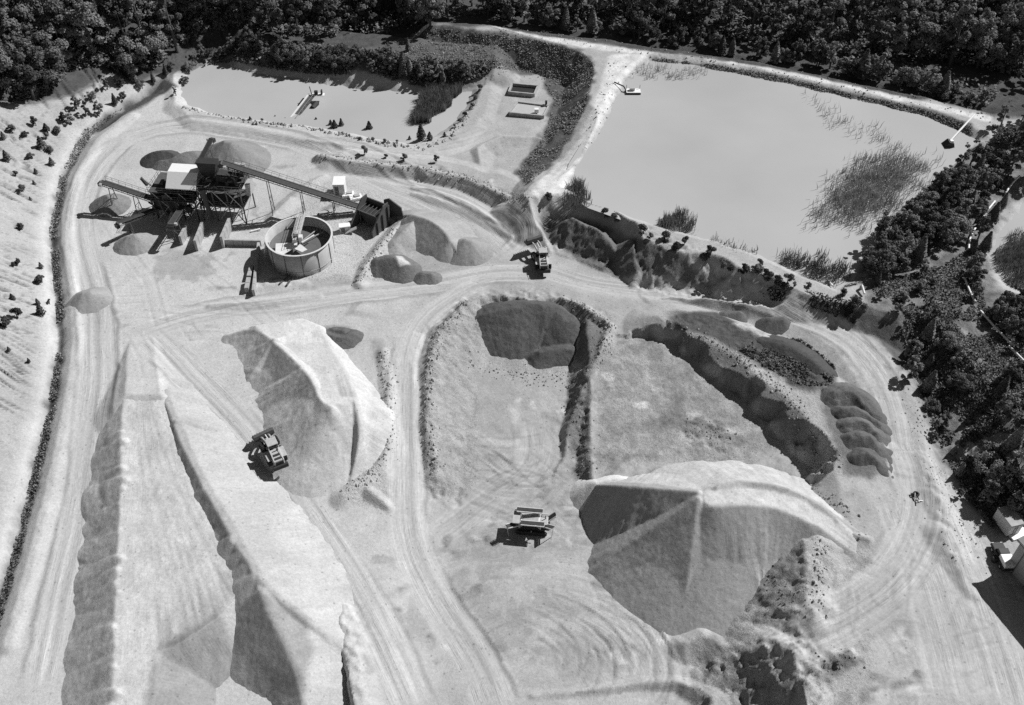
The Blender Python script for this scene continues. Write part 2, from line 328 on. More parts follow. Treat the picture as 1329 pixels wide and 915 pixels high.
# gully walls and rubble stay coarser and a little darker, shaded walls with shade painted in
paint([(700,275),(745,280),(790,293),(840,315),(900,344),(960,370),(1005,390),(1060,400),(1060,406),(1000,394),(930,380),(850,374),(770,350),(705,300)], .15, .6, .6)  # dam face: dark dirt, deepened in colour to stand for its shade
paint([(560,620),(550,560),(552,460),(572,414),(605,386),(700,376),(735,382),(795,412),(790,436),(735,395),(690,398),(620,420),(590,470),(584,600)], .34, .8, .9)
paint([(585,430),(618,430),(625,480),(612,560),(605,640),(575,640),(572,520)], .30, 1.4, 1.2, mix=.7)
paint([(736,490),(765,478),(766,560),(768,640),(750,640),(735,560)], .20, .5, .5)  # left-facing scarp of the middle pit, shadow painted into the albedo
paint([(990,440),(1040,440),(1080,470),(1090,500),(1050,510),(1010,490),(960,460),(930,440),(870,425),(870,405),(930,405)], .095, .9, 1.0)
paint([(1060,500),(1105,500),(1150,550),(1155,600),(1130,625),(1095,615),(1075,560)], .17, .9, .9)
paint([(985,404),(1040,424),(1092,456),(1140,500),(1120,508),(1060,470),(1000,440),(950,420)], .40, .5, .6)
paint([(880,545),(935,535),(955,560),(935,585),(890,570)], .30, 1.2, 1.2, mix=.8)
paint([(830,440),(860,450),(880,490),(840,500),(815,470)], .34, 1.5, 1.5, mix=.7)
paint([(930,830),(960,835),(1000,822),(1040,826),(1048,870),(1040,930),(930,930),(900,880)], .29, 1.4, 2.4)
paint([(975,740),(1020,712),(1045,720),(1045,790),(1000,782),(960,790)], .24, .7, .8)
paint([(985,800),(1030,790),(1030,830),(960,800)], .30, .8, .8)
paint([(1062,860),(1110,846),(1125,856),(1090,880),(1066,884)], .20, .6, .8)
paint([(410,425),(455,425),(462,440),(440,446),(415,440)], .20, .8, .8, mix=.9)
paint([(478,440),(498,440),(500,470),(488,470)], .30, .8, .8)
for k, (u, v, a, b) in enumerate([(545,710,30,25),(590,770,40,40),(640,820,55,40),(560,810,40,30),(700,790,60,22),(650,720,45,30),(1150,800,60,30),(1210,810,40,30),(1190,770,45,20),(1130,770,60,18),(1240,830,30,40),(430,370,40,12),(240,345,50,20),(560,345,50,18),(130,420,30,18),(760,850,70,30)]):
    q = [(u+a*math.cos(t)*(.7+.5*random.random()), v+b*math.sin(t)*(.7+.5*random.random())) for t in np.linspace(0, 6.28, 10)[:-1]]
    paint(q, .27, .8, 3.0, .55, seed=200+k, freq=.7)
paint([(860,424),(900,436),(950,462),(985,494),(1018,516),(1050,549),(1076,590),(1062,602),(1032,578),(980,528),(925,488),(870,442)], .20, .5, .6)  # wall of the long cut: darkened colour imitates its deep shade
paint([(732,388),(760,400),(786,424),(778,460),(765,480),(745,470),(752,440)], .17, .5, .5)  # scarp at the pit's upper right, likewise painted dark as shadow
def swirl(px, cu, cv, mix=.8, radial=False):
    p = GP(px); c = g1(cu, cv); w = bb(p, 4); x, y = X[w], Y[w]; sd, _ = polyfield(p, x, y); m = (1-ss(-4, 0, sd+2*fbm(x*.15, y*.15, 411, 3)))*mix
    r = np.hypot(x-c[0], y-c[1])+1.2*fbm(x*.05, y*.05, 410, 2); th = np.arctan2(y-c[1], x-c[0])*14
    k = m > TM[w]; TU[w] = np.where(k, th if radial else r, TU[w]); TV[w] = np.where(k, r if radial else th, TV[w]); TM[w] = np.where(k, m, TM[w])
paint([(770,480),(788,436),(846,430),(930,496),(1000,560),(1060,640),(780,640)], .30, 1.0, 1.0, .9, var=.22)
def setb(px, val):
    p = GP(px); w = bb(p, 3); sd, _ = polyfield(p, X[w], Y[w]); k = 1-ss(-1, 1, sd); B[w] = B[w]*(1-k)+val*k
roughen([(775,480),(790,440),(842,434),(925,494),(1000,570),(980,600),(775,605)], .10, 1.1, 14, -1)
BSET = [[(775,480),(790,440),(842,434),(925,494),(1000,570),(980,600),(775,605)],[(545,640),(548,440),(605,385),(800,410),(780,480),(620,470),(620,640)],[(900,830),(1050,690),(1130,700),(1130,930),(900,930)],[(850,402),(1000,430),(1150,560),(1150,620),(1080,620)],[(440,650),(500,560),(512,440),(505,662)],[(350,360),(400,230),(520,250),(500,370)]]
for q_ in BSET: setb(q_, .9)
for (l_, h_, v_, m_x) in (([(838,445),(856,466),(872,492),(884,520),(872,545),(850,552)], 1.3, .20, .75), ([(872,545),(900,548),(930,560),(955,572)], 1.6, .19, .8), ([(800,560),(830,552),(860,556)], .7, .22, .7), ([(790,600),(820,590),(850,592)], .8, .22, .7), ([(884,470),(910,505),(930,520)], .6, .23, .6), ([(776,588),(800,600),(786,612)], .8, .2, .7), ([(610,600),(640,590),(690,610),(740,640)], .6, .25, .6), ([(600,640),(650,625),(700,640),(750,670)], .7, .24, .6), ([(640,700),(700,712),(760,705)], .5, .25, .6)):
    stroke(l_, h_, v_, m_x, 1.6, int(l_[0][0]), .35, .8)
stroke([(676,604),(668,560),(672,520)], .5, .52, .6, .8, 31); stroke([(612,560),(640,575),(700,585)], .6, .5, .5, .8, 32); stroke([(860,520),(845,500),(838,480)], .6, .5, .6, 1.0, 33)
swirl([(560,700),(640,650),(760,660),(770,750),(880,820),(900,880),(870,930),(560,930),(520,800)], 700, 905, .55)
swirl([(612,500),(735,495),(748,620),(760,650),(640,690),(590,660)], 560, 540, .5)
swirl([(1070,720),(1180,700),(1270,760),(1300,930),(1080,930),(1110,840)], 1010, 640, .4)
swirl([(100,290),(200,340),(330,395),(260,410),(190,440),(110,430)], 60, 620, .4)
swirl([(772,490),(850,450),(980,580),(900,600),(775,600)], 850, 380, .35, True)
for k in range(230):
    u0, v0 = random.choice([(random.uniform(540,900), random.uniform(690,912)), (random.uniform(1080,1290), random.uniform(700,912)), (random.uniform(1080,1290), random.uniform(700,912)), (random.uniform(590,750), random.uniform(490,690)), (random.uniform(110,460), random.uniform(300,440)), (random.uniform(780,980), random.uniform(470,600)), (random.uniform(420,640), random.uniform(690,912)), (random.uniform(300,640), random.uniform(170,300))])
    a = random.gauss(.3, .7); l = random.uniform(5, 26); dk = random.random() < .72
    stroke([(u0,v0),(u0+l*.5*math.cos(a)+random.uniform(-4,4),v0+l*.4*math.sin(a)),(u0+l*math.cos(a),v0+l*.75*math.sin(a))], random.uniform(.15,.75), random.uniform(.2,.3) if dk else .56, random.uniform(.35,.8), .8, 900+k, .2, .35)
# the roads
RD = [([(60,900),(85,780),(112,660),(122,560),(130,480),(128,420),(112,350),(98,280),(120,220),(165,180)], 3.2, 'light sandy track'),
      ([(165,180),(230,160),(320,168),(420,190),(480,235),(560,262),(625,300),(660,335)], 2.9, 'x'),
      ([(180,430),(260,405),(360,392),(470,378),(560,368),(640,352),(700,355)], 2.9, 'x'),
      ([(700,350),(770,372),(860,378),(960,386),(1040,405),(1100,435),(1140,480),(1160,530),(1172,590),(1190,650)], 2.6, 'x'),
      ([(640,362),(590,385),(550,415),(530,460),(525,540),(527,620),(530,700),(560,770),(620,860),(650,930)], 2.9, 'x'),
      ([(190,430),(240,480),(300,540),(350,600),(400,670),(450,750),(500,830),(540,930)], 3.1, 'x'),
      ([(560,245),(470,185),(380,176)], 1.2, 'x'),
      ([(660,335),(690,300),(660,270),(600,245),(520,225),(440,212)], 2.8, 'x')]
for i, (p, hw, _) in enumerate(RD):
    road(p, hw, .47, rid=i, seed=100+7*i, streak=.34, dh=.06, edge=1.0)
road([(1190,640),(1230,740),(1260,850),(1280,930)], 7, .48, seed=170, mix=.6, ruts=10)
road([(1180,560),(1210,640),(1180,740),(1100,800),(980,870)], 4, .50, seed=177, mix=.5, ruts=8)
road([(430,182),(520,196),(580,196),(640,170)], 2.4, .46, seed=184, mix=.6, ruts=4)
road([(560,700),(640,640),(700,600),(690,540)], 3.0, .46, seed=191, mix=.4, ruts=6)
road([(1248,420),(1252,470),(1268,520),(1262,580),(1246,640)], 1.6, .38, seed=198, mix=.85, ruts=3)
road([(1225,345),(1240,390),(1260,430),(1300,470)], 1.3, .22, seed=205, mix=.7, ruts=3)
stroke([(505,80),(560,86),(612,92)], 1.6, .34); stroke([(690,56),(692,68),(700,84)], .6, .36)
# swirling wheel marks on the pit floor and the near floor
for k in range(26):
    cu, cv = random.gauss(760, 40), random.gauss(862, 14); r0 = random.uniform(55, 190); a0 = random.uniform(-1.3, -.4); a1 = a0+random.uniform(.7, 1.4)
    wheelmarks([(cu-60+r0*math.cos(t), cv+r0*.62*math.sin(t)) for t in np.linspace(a0, a1, 7)], 2.1, .22, .2, .05, k)
for k in range(26):
    u0 = random.uniform(600, 740); v0 = random.uniform(500, 690); a = random.uniform(-.5, .9); l = random.uniform(40, 100); cv = random.uniform(-22, 22)
    wheelmarks([(u0+l*t*math.cos(a)+cv*math.sin(3.1*t)*math.sin(a), v0+l*t*math.sin(a)*.8+cv*math.sin(3.1*t)) for t in np.linspace(0, 1, 6)], 2.1, .24, .2, .05, 40+k)
for k in range(46):
    u0 = random.choice([random.uniform(560, 900), random.uniform(1080, 1290), random.uniform(100, 460)]); v0 = random.uniform(690, 915) if u0 > 540 else random.uniform(280, 440)
    a = random.gauss(.5 if u0 < 1000 else 1.0, .6); l = random.uniform(40, 140); cv = random.uniform(-14, 14)
    wheelmarks([(u0+l*t*math.cos(a)+cv*math.sin(3.1*t), v0+l*t*math.sin(a)*.8-cv*math.sin(2*t)) for t in np.linspace(0, 1, 6)], 2.1, .26, .13, .04, 80+k)
A = np.clip(A, .05, .66)
B = np.where(A < .26, .8, B); B = np.where(hill_d > 3, .45, B)
# ------------------------------------------------------------------ materials
MATS = {}
def grey(name, val, rough=.8, metal=0.0, var=.25, scale=2.0, bump=0.0, spec=.3, coord='Object'):
    if name in MATS: return MATS[name]
    m = bpy.data.materials.new(name); m.use_nodes = True; n = m.node_tree.nodes; L = m.node_tree.links
    b = n['Principled BSDF']; b.inputs['Roughness'].default_value = rough; b.inputs['Metallic'].default_value = metal
    b.inputs['Specular IOR Level'].default_value = spec
    tc = n.new('ShaderNodeTexCoord'); nz = n.new('ShaderNodeTexNoise'); nz.inputs['Scale'].default_value = scale; nz.inputs['Detail'].default_value = 6; nz.inputs['Roughness'].default_value = .65
    mr = n.new('ShaderNodeMapRange'); mr.inputs[1].default_value = .3; mr.inputs[2].default_value = .7
    mr.inputs[3].default_value = val*(1-var); mr.inputs[4].default_value = val*(1+var)
    L.new(tc.outputs[coord], nz.inputs['Vector']); L.new(nz.outputs['Fac'], mr.inputs[0]); L.new(mr.outputs[0], b.inputs['Base Color'])
    if bump:
        bp = n.new('ShaderNodeBump'); bp.inputs['Strength'].default_value = bump; bp.inputs['Distance'].default_value = .05
        L.new(nz.outputs['Fac'], bp.inputs['Height']); L.new(bp.outputs[0], b.inputs['Normal'])
    MATS[name] = m; return m
def soil_material(name, coarse=1.0):
    m = bpy.data.materials.new(name); m.use_nodes = True; n = m.node_tree.nodes; L = m.node_tree.links
    b = n['Principled BSDF']; b.inputs['Roughness'].default_value = 1; b.inputs['Specular IOR Level'].default_value = .08
    at = n.new('ShaderNodeAttribute'); at.attribute_name = 'alb'
    ts = n.new('ShaderNodeAttribute'); ts.attribute_name = 'trk'
    geo = n.new('ShaderNodeNewGeometry')
    def noise(scale, det, rough=.6):
        k = n.new('ShaderNodeTexNoise'); k.inputs['Scale'].default_value = scale; k.inputs['Detail'].default_value = det; k.inputs['Roughness'].default_value = rough
        L.new(geo.outputs['Position'], k.inputs['Vector']); return k
    def rng_(src, a, b_, c, d):
        k = n.new('ShaderNodeMapRange'); k.inputs[1].default_value = a; k.inputs[2].default_value = b_; k.inputs[3].default_value = c; k.inputs[4].default_value = d
        L.new(src, k.inputs[0]); return k.outputs[0]
    def mul(a, b_):
        k = n.new('ShaderNodeMath'); k.operation = 'MULTIPLY'; L.new(a, k.inputs[0]); L.new(b_, k.inputs[1]); return k.outputs[0]
    n1 = noise(1.8, 9, .75); n2 = noise(3.0, 7, .82)
    v = n.new('ShaderNodeTexVoronoi'); v.inputs['Scale'].default_value = 1.6; L.new(geo.outputs['Position'], v.inputs['Vector'])
    peb = rng_(v.outputs['Distance'], .02, .13, .72, 1.0)
    c = mul(at.outputs['Fac'], rng_(n1.outputs['Fac'], .3, .7, .86, 1.12)); 
    ab0 = n.new('ShaderNodeAttribute'); ab0.attribute_name = 'bmp'; gr = rng_(ab0.outputs['Fac'], .0, .8, .35, 1.35)
    k0 = n.new('ShaderNodeMath'); k0.operation = 'SUBTRACT'; k0.inputs[1].default_value = .5; L.new(n2.outputs['Fac'], k0.inputs[0])
    k1 = n.new('ShaderNodeMath'); k1.operation = 'MULTIPLY_ADD'; k1.inputs[2].default_value = 1; L.new(mul(k0.outputs[0], gr), k1.inputs[0]); k1.inputs[1].default_value = 1.1
    c = mul(c, k1.outputs[0]); c = mul(c, peb)
    v2 = n.new('ShaderNodeTexVoronoi'); v2.inputs['Scale'].default_value = .75; L.new(geo.outputs['Position'], v2.inputs['Vector']); c = mul(c, rng_(v2.outputs['Distance'], .04, .16, .62, 1.0))
    sx = n.new('ShaderNodeSeparateXYZ'); L.new(ts.outputs['Vector'], sx.inputs[0])
    def streak(fu, fv, det):
        mu = n.new('ShaderNodeMath'); mu.operation = 'MULTIPLY'; mu.inputs[1].default_value = fu; L.new(sx.outputs[0], mu.inputs[0])
        mv = n.new('ShaderNodeMath'); mv.operation = 'MULTIPLY'; mv.inputs[1].default_value = fv; L.new(sx.outputs[1], mv.inputs[0])
        cb = n.new('ShaderNodeCombineXYZ'); L.new(mu.outputs[0], cb.inputs[0]); L.new(mv.outputs[0], cb.inputs[1])
        k = n.new('ShaderNodeTexNoise'); k.noise_dimensions = '2D'; k.inputs['Scale'].default_value = 1; k.inputs['Detail'].default_value = det; k.inputs['Roughness'].default_value = .7; L.new(cb.outputs[0], k.inputs['Vector']); return k
    nb_ = noise(.22, 3, .6); brk = rng_(nb_.outputs['Fac'], .36, .62, .08, 1.0)
    s1 = streak(1.3, .045, 4); s2 = streak(4.5, .3, 3)
    def sub1(sk, amt):
        k = n.new('ShaderNodeMath'); k.operation = 'SUBTRACT'; k.inputs[1].default_value = .5; L.new(sk.outputs['Fac'], k.inputs[0])
        k2 = n.new('ShaderNodeMath'); k2.operation = 'MULTIPLY'; L.new(k.outputs[0], k2.inputs[0]); L.new(mul(sx.outputs[2], brk), k2.inputs[1])
        k3 = n.new('ShaderNodeMath'); k3.operation = 'MULTIPLY_ADD'; k3.inputs[1].default_value = amt; k3.inputs[2].default_value = 1; L.new(k2.outputs[0], k3.inputs[0]); return k3.outputs[0], k2.outputs[0]
    f1, g1_ = sub1(s1, .75); f2, g2_ = sub1(s2, .5); c = mul(c, f1); c = mul(c, f2)
    L.new(c, b.inputs['Base Color'])
    ad = n.new('ShaderNodeMath'); ad.operation = 'ADD'; L.new(n1.outputs['Fac'], ad.inputs[0])
    sc = n.new('ShaderNodeMath'); sc.operation = 'MULTIPLY'; sc.inputs[1].default_value = .35; L.new(n2.outputs['Fac'], sc.inputs[0]); L.new(sc.outputs[0], ad.inputs[1])
    bp = n.new('ShaderNodeBump'); bp.inputs['Distance'].default_value = .28*coarse
    ab = n.new('ShaderNodeAttribute'); ab.attribute_name = 'bmp'; L.new(ab.outputs['Fac'], bp.inputs['Strength'])
    bp2 = n.new('ShaderNodeBump'); bp2.inputs['Strength'].default_value = .5; bp2.inputs['Distance'].default_value = .16; sa = n.new('ShaderNodeMath'); sa.operation = 'ADD'; L.new(g1_, sa.inputs[0]); L.new(g2_, sa.inputs[1])
    L.new(sa.outputs[0], bp2.inputs['Height']); L.new(bp2.outputs[0], bp.inputs['Normal'])
    L.new(ad.outputs[0], bp.inputs['Height']); L.new(bp.outputs[0], b.inputs['Normal'])
    return m
M_soil = soil_material('pit_soil', 1.0); M_sand = soil_material('loose_sand', .55)
m = bpy.data.materials.new('milky_water'); m.use_nodes = True; M_water = m
n = m.node_tree.nodes; L = m.node_tree.links; b = n['Principled BSDF']
b.inputs['Roughness'].default_value = .16; b.inputs['IOR'].default_value = 1.33; b.inputs['Specular IOR Level'].default_value = .35
geo = n.new('ShaderNodeNewGeometry'); nz = n.new('ShaderNodeTexNoise'); nz.inputs['Scale'].default_value = .035; nz.inputs['Detail'].default_value = 4
mr = n.new('ShaderNodeMapRange'); mr.inputs[1].default_value = .3; mr.inputs[2].default_value = .7; mr.inputs[3].default_value = .375; mr.inputs[4].default_value = .43
L.new(geo.outputs['Position'], nz.inputs['Vector']); L.new(nz.outputs['Fac'], mr.inputs[0]); L.new(mr.outputs[0], b.inputs['Base Color'])
n2 = n.new('ShaderNodeTexNoise'); n2.inputs['Scale'].default_value = 1.4; n2.inputs['Detail'].default_value = 3
bp = n.new('ShaderNodeBump'); bp.inputs['Strength'].default_value = .06; bp.inputs['Distance'].default_value = .1
L.new(geo.outputs['Position'], n2.inputs['Vector']); L.new(n2.outputs['Fac'], bp.inputs['Height']); L.new(bp.outputs[0], b.inputs['Normal'])
M_steel = grey('grey_steel', .12, .55, .3); M_dark = grey('dark_steel', .035, .6); M_rust = grey('worn_steel', .09, .8)
M_pale = grey('pale_paint', .62, .45, var=.12); M_white = grey('white_sheet', .78, .5, var=.05); M_conc = grey('concrete', .36, .9, var=.25, scale=.8, bump=.3)
M_galv = grey('galvanised', .45, .5, .2, var=.15); M_belt = grey('rubber_belt', .05, .9); M_tyre = grey('tyre_rubber', .03, .9)
M_glass = grey('dark_glass', .02, .1, spec=.6, var=.05); M_yellow = grey('machine_paint', .42, .4, var=.15); M_tank = grey('tank_plate', .40, .55, var=.18, scale=.5)
M_rock = grey('broken_rock', .33, .95, var=.45, scale=.7); M_rockd = grey('dark_rock', .22, .95, var=.5, scale=.9)
M_bark = grey('bark', .10, .95, var=.5, scale=3); M_roof = grey('hall_roof', .30, .6, var=.12); M_wall = grey('hall_wall', .33, .7, var=.1)
def leafmat(name, val):
    m = bpy.data.materials.new(name); m.use_nodes = True; n = m.node_tree.nodes; L = m.node_tree.links
    b = n['Principled BSDF']; b.inputs['Roughness'].default_value = .75; b.inputs['Specular IOR Level'].default_value = .2
    oi = n.new('ShaderNodeObjectInfo'); tc = n.new('ShaderNodeTexCoord'); nz = n.new('ShaderNodeTexNoise'); nz.inputs['Scale'].default_value = .55; nz.inputs['Detail'].default_value = 5
    L.new(tc.outputs['Object'], nz.inputs['Vector'])
    a = n.new('ShaderNodeMapRange'); a.inputs[1].default_value = .3; a.inputs[2].default_value = .7; a.inputs[3].default_value = val*.55; a.inputs[4].default_value = val*1.5
    L.new(nz.outputs['Fac'], a.inputs[0])
    r = n.new('ShaderNodeMapRange'); r.inputs[3].default_value = .45; r.inputs[4].default_value = 1.75; L.new(oi.outputs['Random'], r.inputs[0])
    k = n.new('ShaderNodeMath'); k.operation = 'MULTIPLY'; L.new(a.outputs[0], k.inputs[0]); L.new(r.outputs[0], k.inputs[1]); L.new(k.outputs[0], b.inputs['Base Color'])
    tr = n.new('ShaderNodeBsdfTranslucent'); mx = n.new('ShaderNodeMixShader'); mx.inputs[0].default_value = .22
    L.new(k.outputs[0], tr.inputs['Color']); L.new(b.outputs[0], mx.inputs[1]); L.new(tr.outputs[0], mx.inputs[2]); L.new(mx.outputs[0], n['Material Output'].inputs['Surface'])
    return m
M_leaf = leafmat('tree_leaves', .15); M_shrub = leafmat('shrub_leaves', .10); M_reed = leafmat('reed_blades', .23); M_grass = leafmat('dry_grass', .19)

# ------------------------------------------------------------------ object helpers
COL = scn.collection
def tag(o, label=None, cat=None, group=None, kind=None):
    if label: o['label'] = label
    if cat: o['category'] = cat
    if group: o['group'] = group
    if kind: o['kind'] = kind
    return o
def empty(name, loc, rz=0, label=None, cat=None, group=None):
    o = bpy.data.objects.new(name, None); COL.objects.link(o); o.location = loc; o.rotation_euler = (0, 0, rz); o.empty_display_size = .3
    return tag(o, label, cat, group)
def meshobj(name, me, mat, parent=None):
    if mat and not me.materials: me.materials.append(mat)
    o = bpy.data.objects.new(name, me); COL.objects.link(o)
    if parent is not None: o.parent = parent
    return o
def npmesh(name, V, F, smooth=True, attr=None, bmp=None, trk=None):
    """F: (n,3) or (n,4) index array"""
    me = bpy.data.meshes.new(name); k = F.shape[1]
    me.vertices.add(len(V)); me.vertices.foreach_set('co', np.ascontiguousarray(V, dtype=np.float32).ravel())
    me.loops.add(F.size); me.loops.foreach_set('vertex_index', F.astype(np.int32).ravel())
    me.polygons.add(len(F)); me.polygons.foreach_set('loop_start', np.arange(0, F.size, k, dtype=np.int32))
    try: me.polygons.foreach_set('loop_total', np.full(len(F), k, dtype=np.int32))
    except Exception: pass
    me.polygons.foreach_set('use_smooth', np.full(len(F), smooth))
    if attr is not None:
        a = me.attributes.new('alb', 'FLOAT', 'POINT'); a.data.foreach_set('value', np.ascontiguousarray(attr, dtype=np.float32))
    if trk is not None:
        a = me.attributes.new('trk', 'FLOAT_VECTOR', 'POINT'); a.data.foreach_set('vector', np.ascontiguousarray(trk, dtype=np.float32).ravel())
    if bmp is not None:
        a = me.attributes.new('bmp', 'FLOAT', 'POINT'); a.data.foreach_set('value', np.ascontiguousarray(np.broadcast_to(bmp, (len(V),)), dtype=np.float32))
    me.update(calc_edges=True); return me
def gridfaces(nr, nc, mask=None):
    idx = np.arange(nr*nc).reshape(nr, nc)
    f = np.stack([idx[:-1, :-1], idx[:-1, 1:], idx[1:, 1:], idx[1:, :-1]], -1).reshape(-1, 4)
    return f if mask is None else f[mask.ravel()]
def compact(V, F, attr=None, N=None):
    u, inv = np.unique(F, return_inverse=True)
    return V[u], inv.reshape(F.shape), (None if attr is None else attr[u]), (None if N is None else N[u])
class MB:
    def __init__(s): s.v = []; s.f = []
    def add(s, v, f):
        o = len(s.v); s.v += [tuple(p) for p in v]; s.f += [tuple(i+o for i in q) for q in f]; return s
    def box(s, c, d, rz=0, rx=0, ry=0):
        M = Matrix.Rotation(rz, 3, 'Z') @ Matrix.Rotation(ry, 3, 'Y') @ Matrix.Rotation(rx, 3, 'X')
        v = [Vector(c)+M @ Vector((x*d[0]/2, y*d[1]/2, z*d[2]/2)) for x in (-1, 1) for y in (-1, 1) for z in (-1, 1)]
        return s.add(v, [(0,1,3,2),(4,6,7,5),(0,4,5,1),(2,3,7,6),(0,2,6,4),(1,5,7,3)])
    def bar(s, a, b, w, h=None, up=(0,0,1)):
        a = Vector(a); b = Vector(b); h = h or w; d = (b-a).normalized(); u = Vector(up)
        if abs(d.dot(u)) > .98: u = Vector((0, 1, 0))
        x = d.cross(u).normalized()*w/2; y = x.cross(d).normalized()*h/2
        v = [p+i*x+j*y for p in (a, b) for i, j in ((-1,-1),(1,-1),(1,1),(-1,1))]
        return s.add(v, [(0,3,2,1),(4,5,6,7)]+[(k, (k+1) % 4, 4+(k+1) % 4, 4+k) for k in range(4)])
    def tube(s, pts, r, n=8, cap=True):
        pts = [Vector(p) for p in pts]; rs = r if isinstance(r, (list, tuple)) else [r]*len(pts); o = []
        for i, p in enumerate(pts):
            d = (pts[min(i+1, len(pts)-1)]-pts[max(i-1, 0)]).normalized(); u = Vector((0, 0, 1)) if abs(d.z) < .9 else Vector((1, 0, 0))
            x = d.cross(u).normalized(); y = x.cross(d).normalized()
            o += [p+rs[i]*(math.cos(6.28319*k/n)*x+math.sin(6.28319*k/n)*y) for k in range(n)]
        f = [(i*n+k, i*n+(k+1) % n, (i+1)*n+(k+1) % n, (i+1)*n+k) for i in range(len(pts)-1) for k in range(n)]
        if cap: f += [tuple(range(n))[::-1], tuple(range((len(pts)-1)*n, len(pts)*n))]
        return s.add(o, f)
    def prism(s, pts, axis, a, b):
        """outline in a plane, pushed along axis 'x','y' or 'z' from a to b"""
        def m(p, q):
            return {'x': (q, p[0], p[1]), 'y': (p[0], q, p[1]), 'z': (p[0], p[1], q)}[axis]
        k = len(pts); v = [m(p, a) for p in pts]+[m(p, b) for p in pts]
        return s.add(v, [tuple(range(k))[::-1], tuple(range(k, 2*k))]+[(i, (i+1) % k, k+(i+1) % k, k+i) for i in range(k)])
    def lathe(s, prof, n=48, c=(0,0,0)):
        o = [(c[0]+r*math.cos(6.28319*k/n), c[1]+r*math.sin(6.28319*k/n), c[2]+z) for r, z in prof for k in range(n)]
        return s.add(o, [(i*n+k, i*n+(k+1) % n, (i+1)*n+(k+1) % n, (i+1)*n+k) for i in range(len(prof)-1) for k in range(n)])
    def mesh(s, name, smooth=False):
        me = bpy.data.meshes.new(name); me.from_pydata(s.v, [], s.f); me.update()
        import bmesh
        bm = bmesh.new(); bm.from_mesh(me); bmesh.ops.recalc_face_normals(bm, faces=bm.faces); bm.to_mesh(me); bm.free()
        if smooth:
            for p in me.polygons: p.use_smooth = True
        return me
    def build(s, name, mat, parent=None, smooth=False, bevel=0):
        o = meshobj(name, s.mesh(name, smooth), mat, parent)
        if bevel:
            md = o.modifiers.new('bevel', 'BEVEL'); md.width = bevel; md.segments = 2; md.limit_method = 'ANGLE'
        return o
def copy_tree(o, parent=None):
    c = o.copy(); COL.objects.link(c); c.parent = parent
    for ch in o.children: copy_tree(ch, c)
    return c

# ------------------------------------------------------------------ the ground sheets (one surface, cut along the road edges)
V = np.c_[X.ravel(), Y.ravel(), H.ravel()]
gyv, gxv = np.gradient(H, gy, gx); NN = np.stack([-gxv, -gyv, np.ones_like(H)], -1).reshape(-1, 3); NN /= np.linalg.norm(NN, axis=1)[:, None]
cls = np.where(ROAD >= 0, ROAD, np.where(hill_d > 2.5, 90, 99))
fc = cls[:-1, :-1]
NAMES = {90: ('hillside',), 99: ('ground',)}
for cid in np.unique(fc):
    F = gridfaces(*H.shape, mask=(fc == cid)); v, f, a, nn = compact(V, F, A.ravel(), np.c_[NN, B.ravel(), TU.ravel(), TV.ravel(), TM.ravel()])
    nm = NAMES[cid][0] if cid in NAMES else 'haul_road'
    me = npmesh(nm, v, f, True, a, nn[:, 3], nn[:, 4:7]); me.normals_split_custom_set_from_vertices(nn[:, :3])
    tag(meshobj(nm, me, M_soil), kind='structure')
def water(name, px, z, grow=2.0):
    p = PX(px, z); c = p.mean(0); q = p.copy()
    for i in range(len(p)):
        a = p[i-1]; b_ = p[(i+1) % len(p)]; t = b_-a; nrm = np.array([t[1], -t[0], 0])/np.hypot(t[0], t[1])
        if inside(p, np.array([p[i][0]+nrm[0]*.3]), np.array([p[i][1]+nrm[1]*.3]))[0]: nrm = -nrm
        q[i] = p[i]+nrm*grow
    me = bpy.data.meshes.new(name); me.from_pydata([tuple(t) for t in q], [], [tuple(range(len(q)))]); me.update()
    if me.polygons[0].normal.z < 0: me.flip_normals()
    tag(meshobj(name, me, M_water), kind='structure')
water('pond_water', LP, -.42); water('pond_water', RP, 4.48); water('pond_water', P3, 4.58)

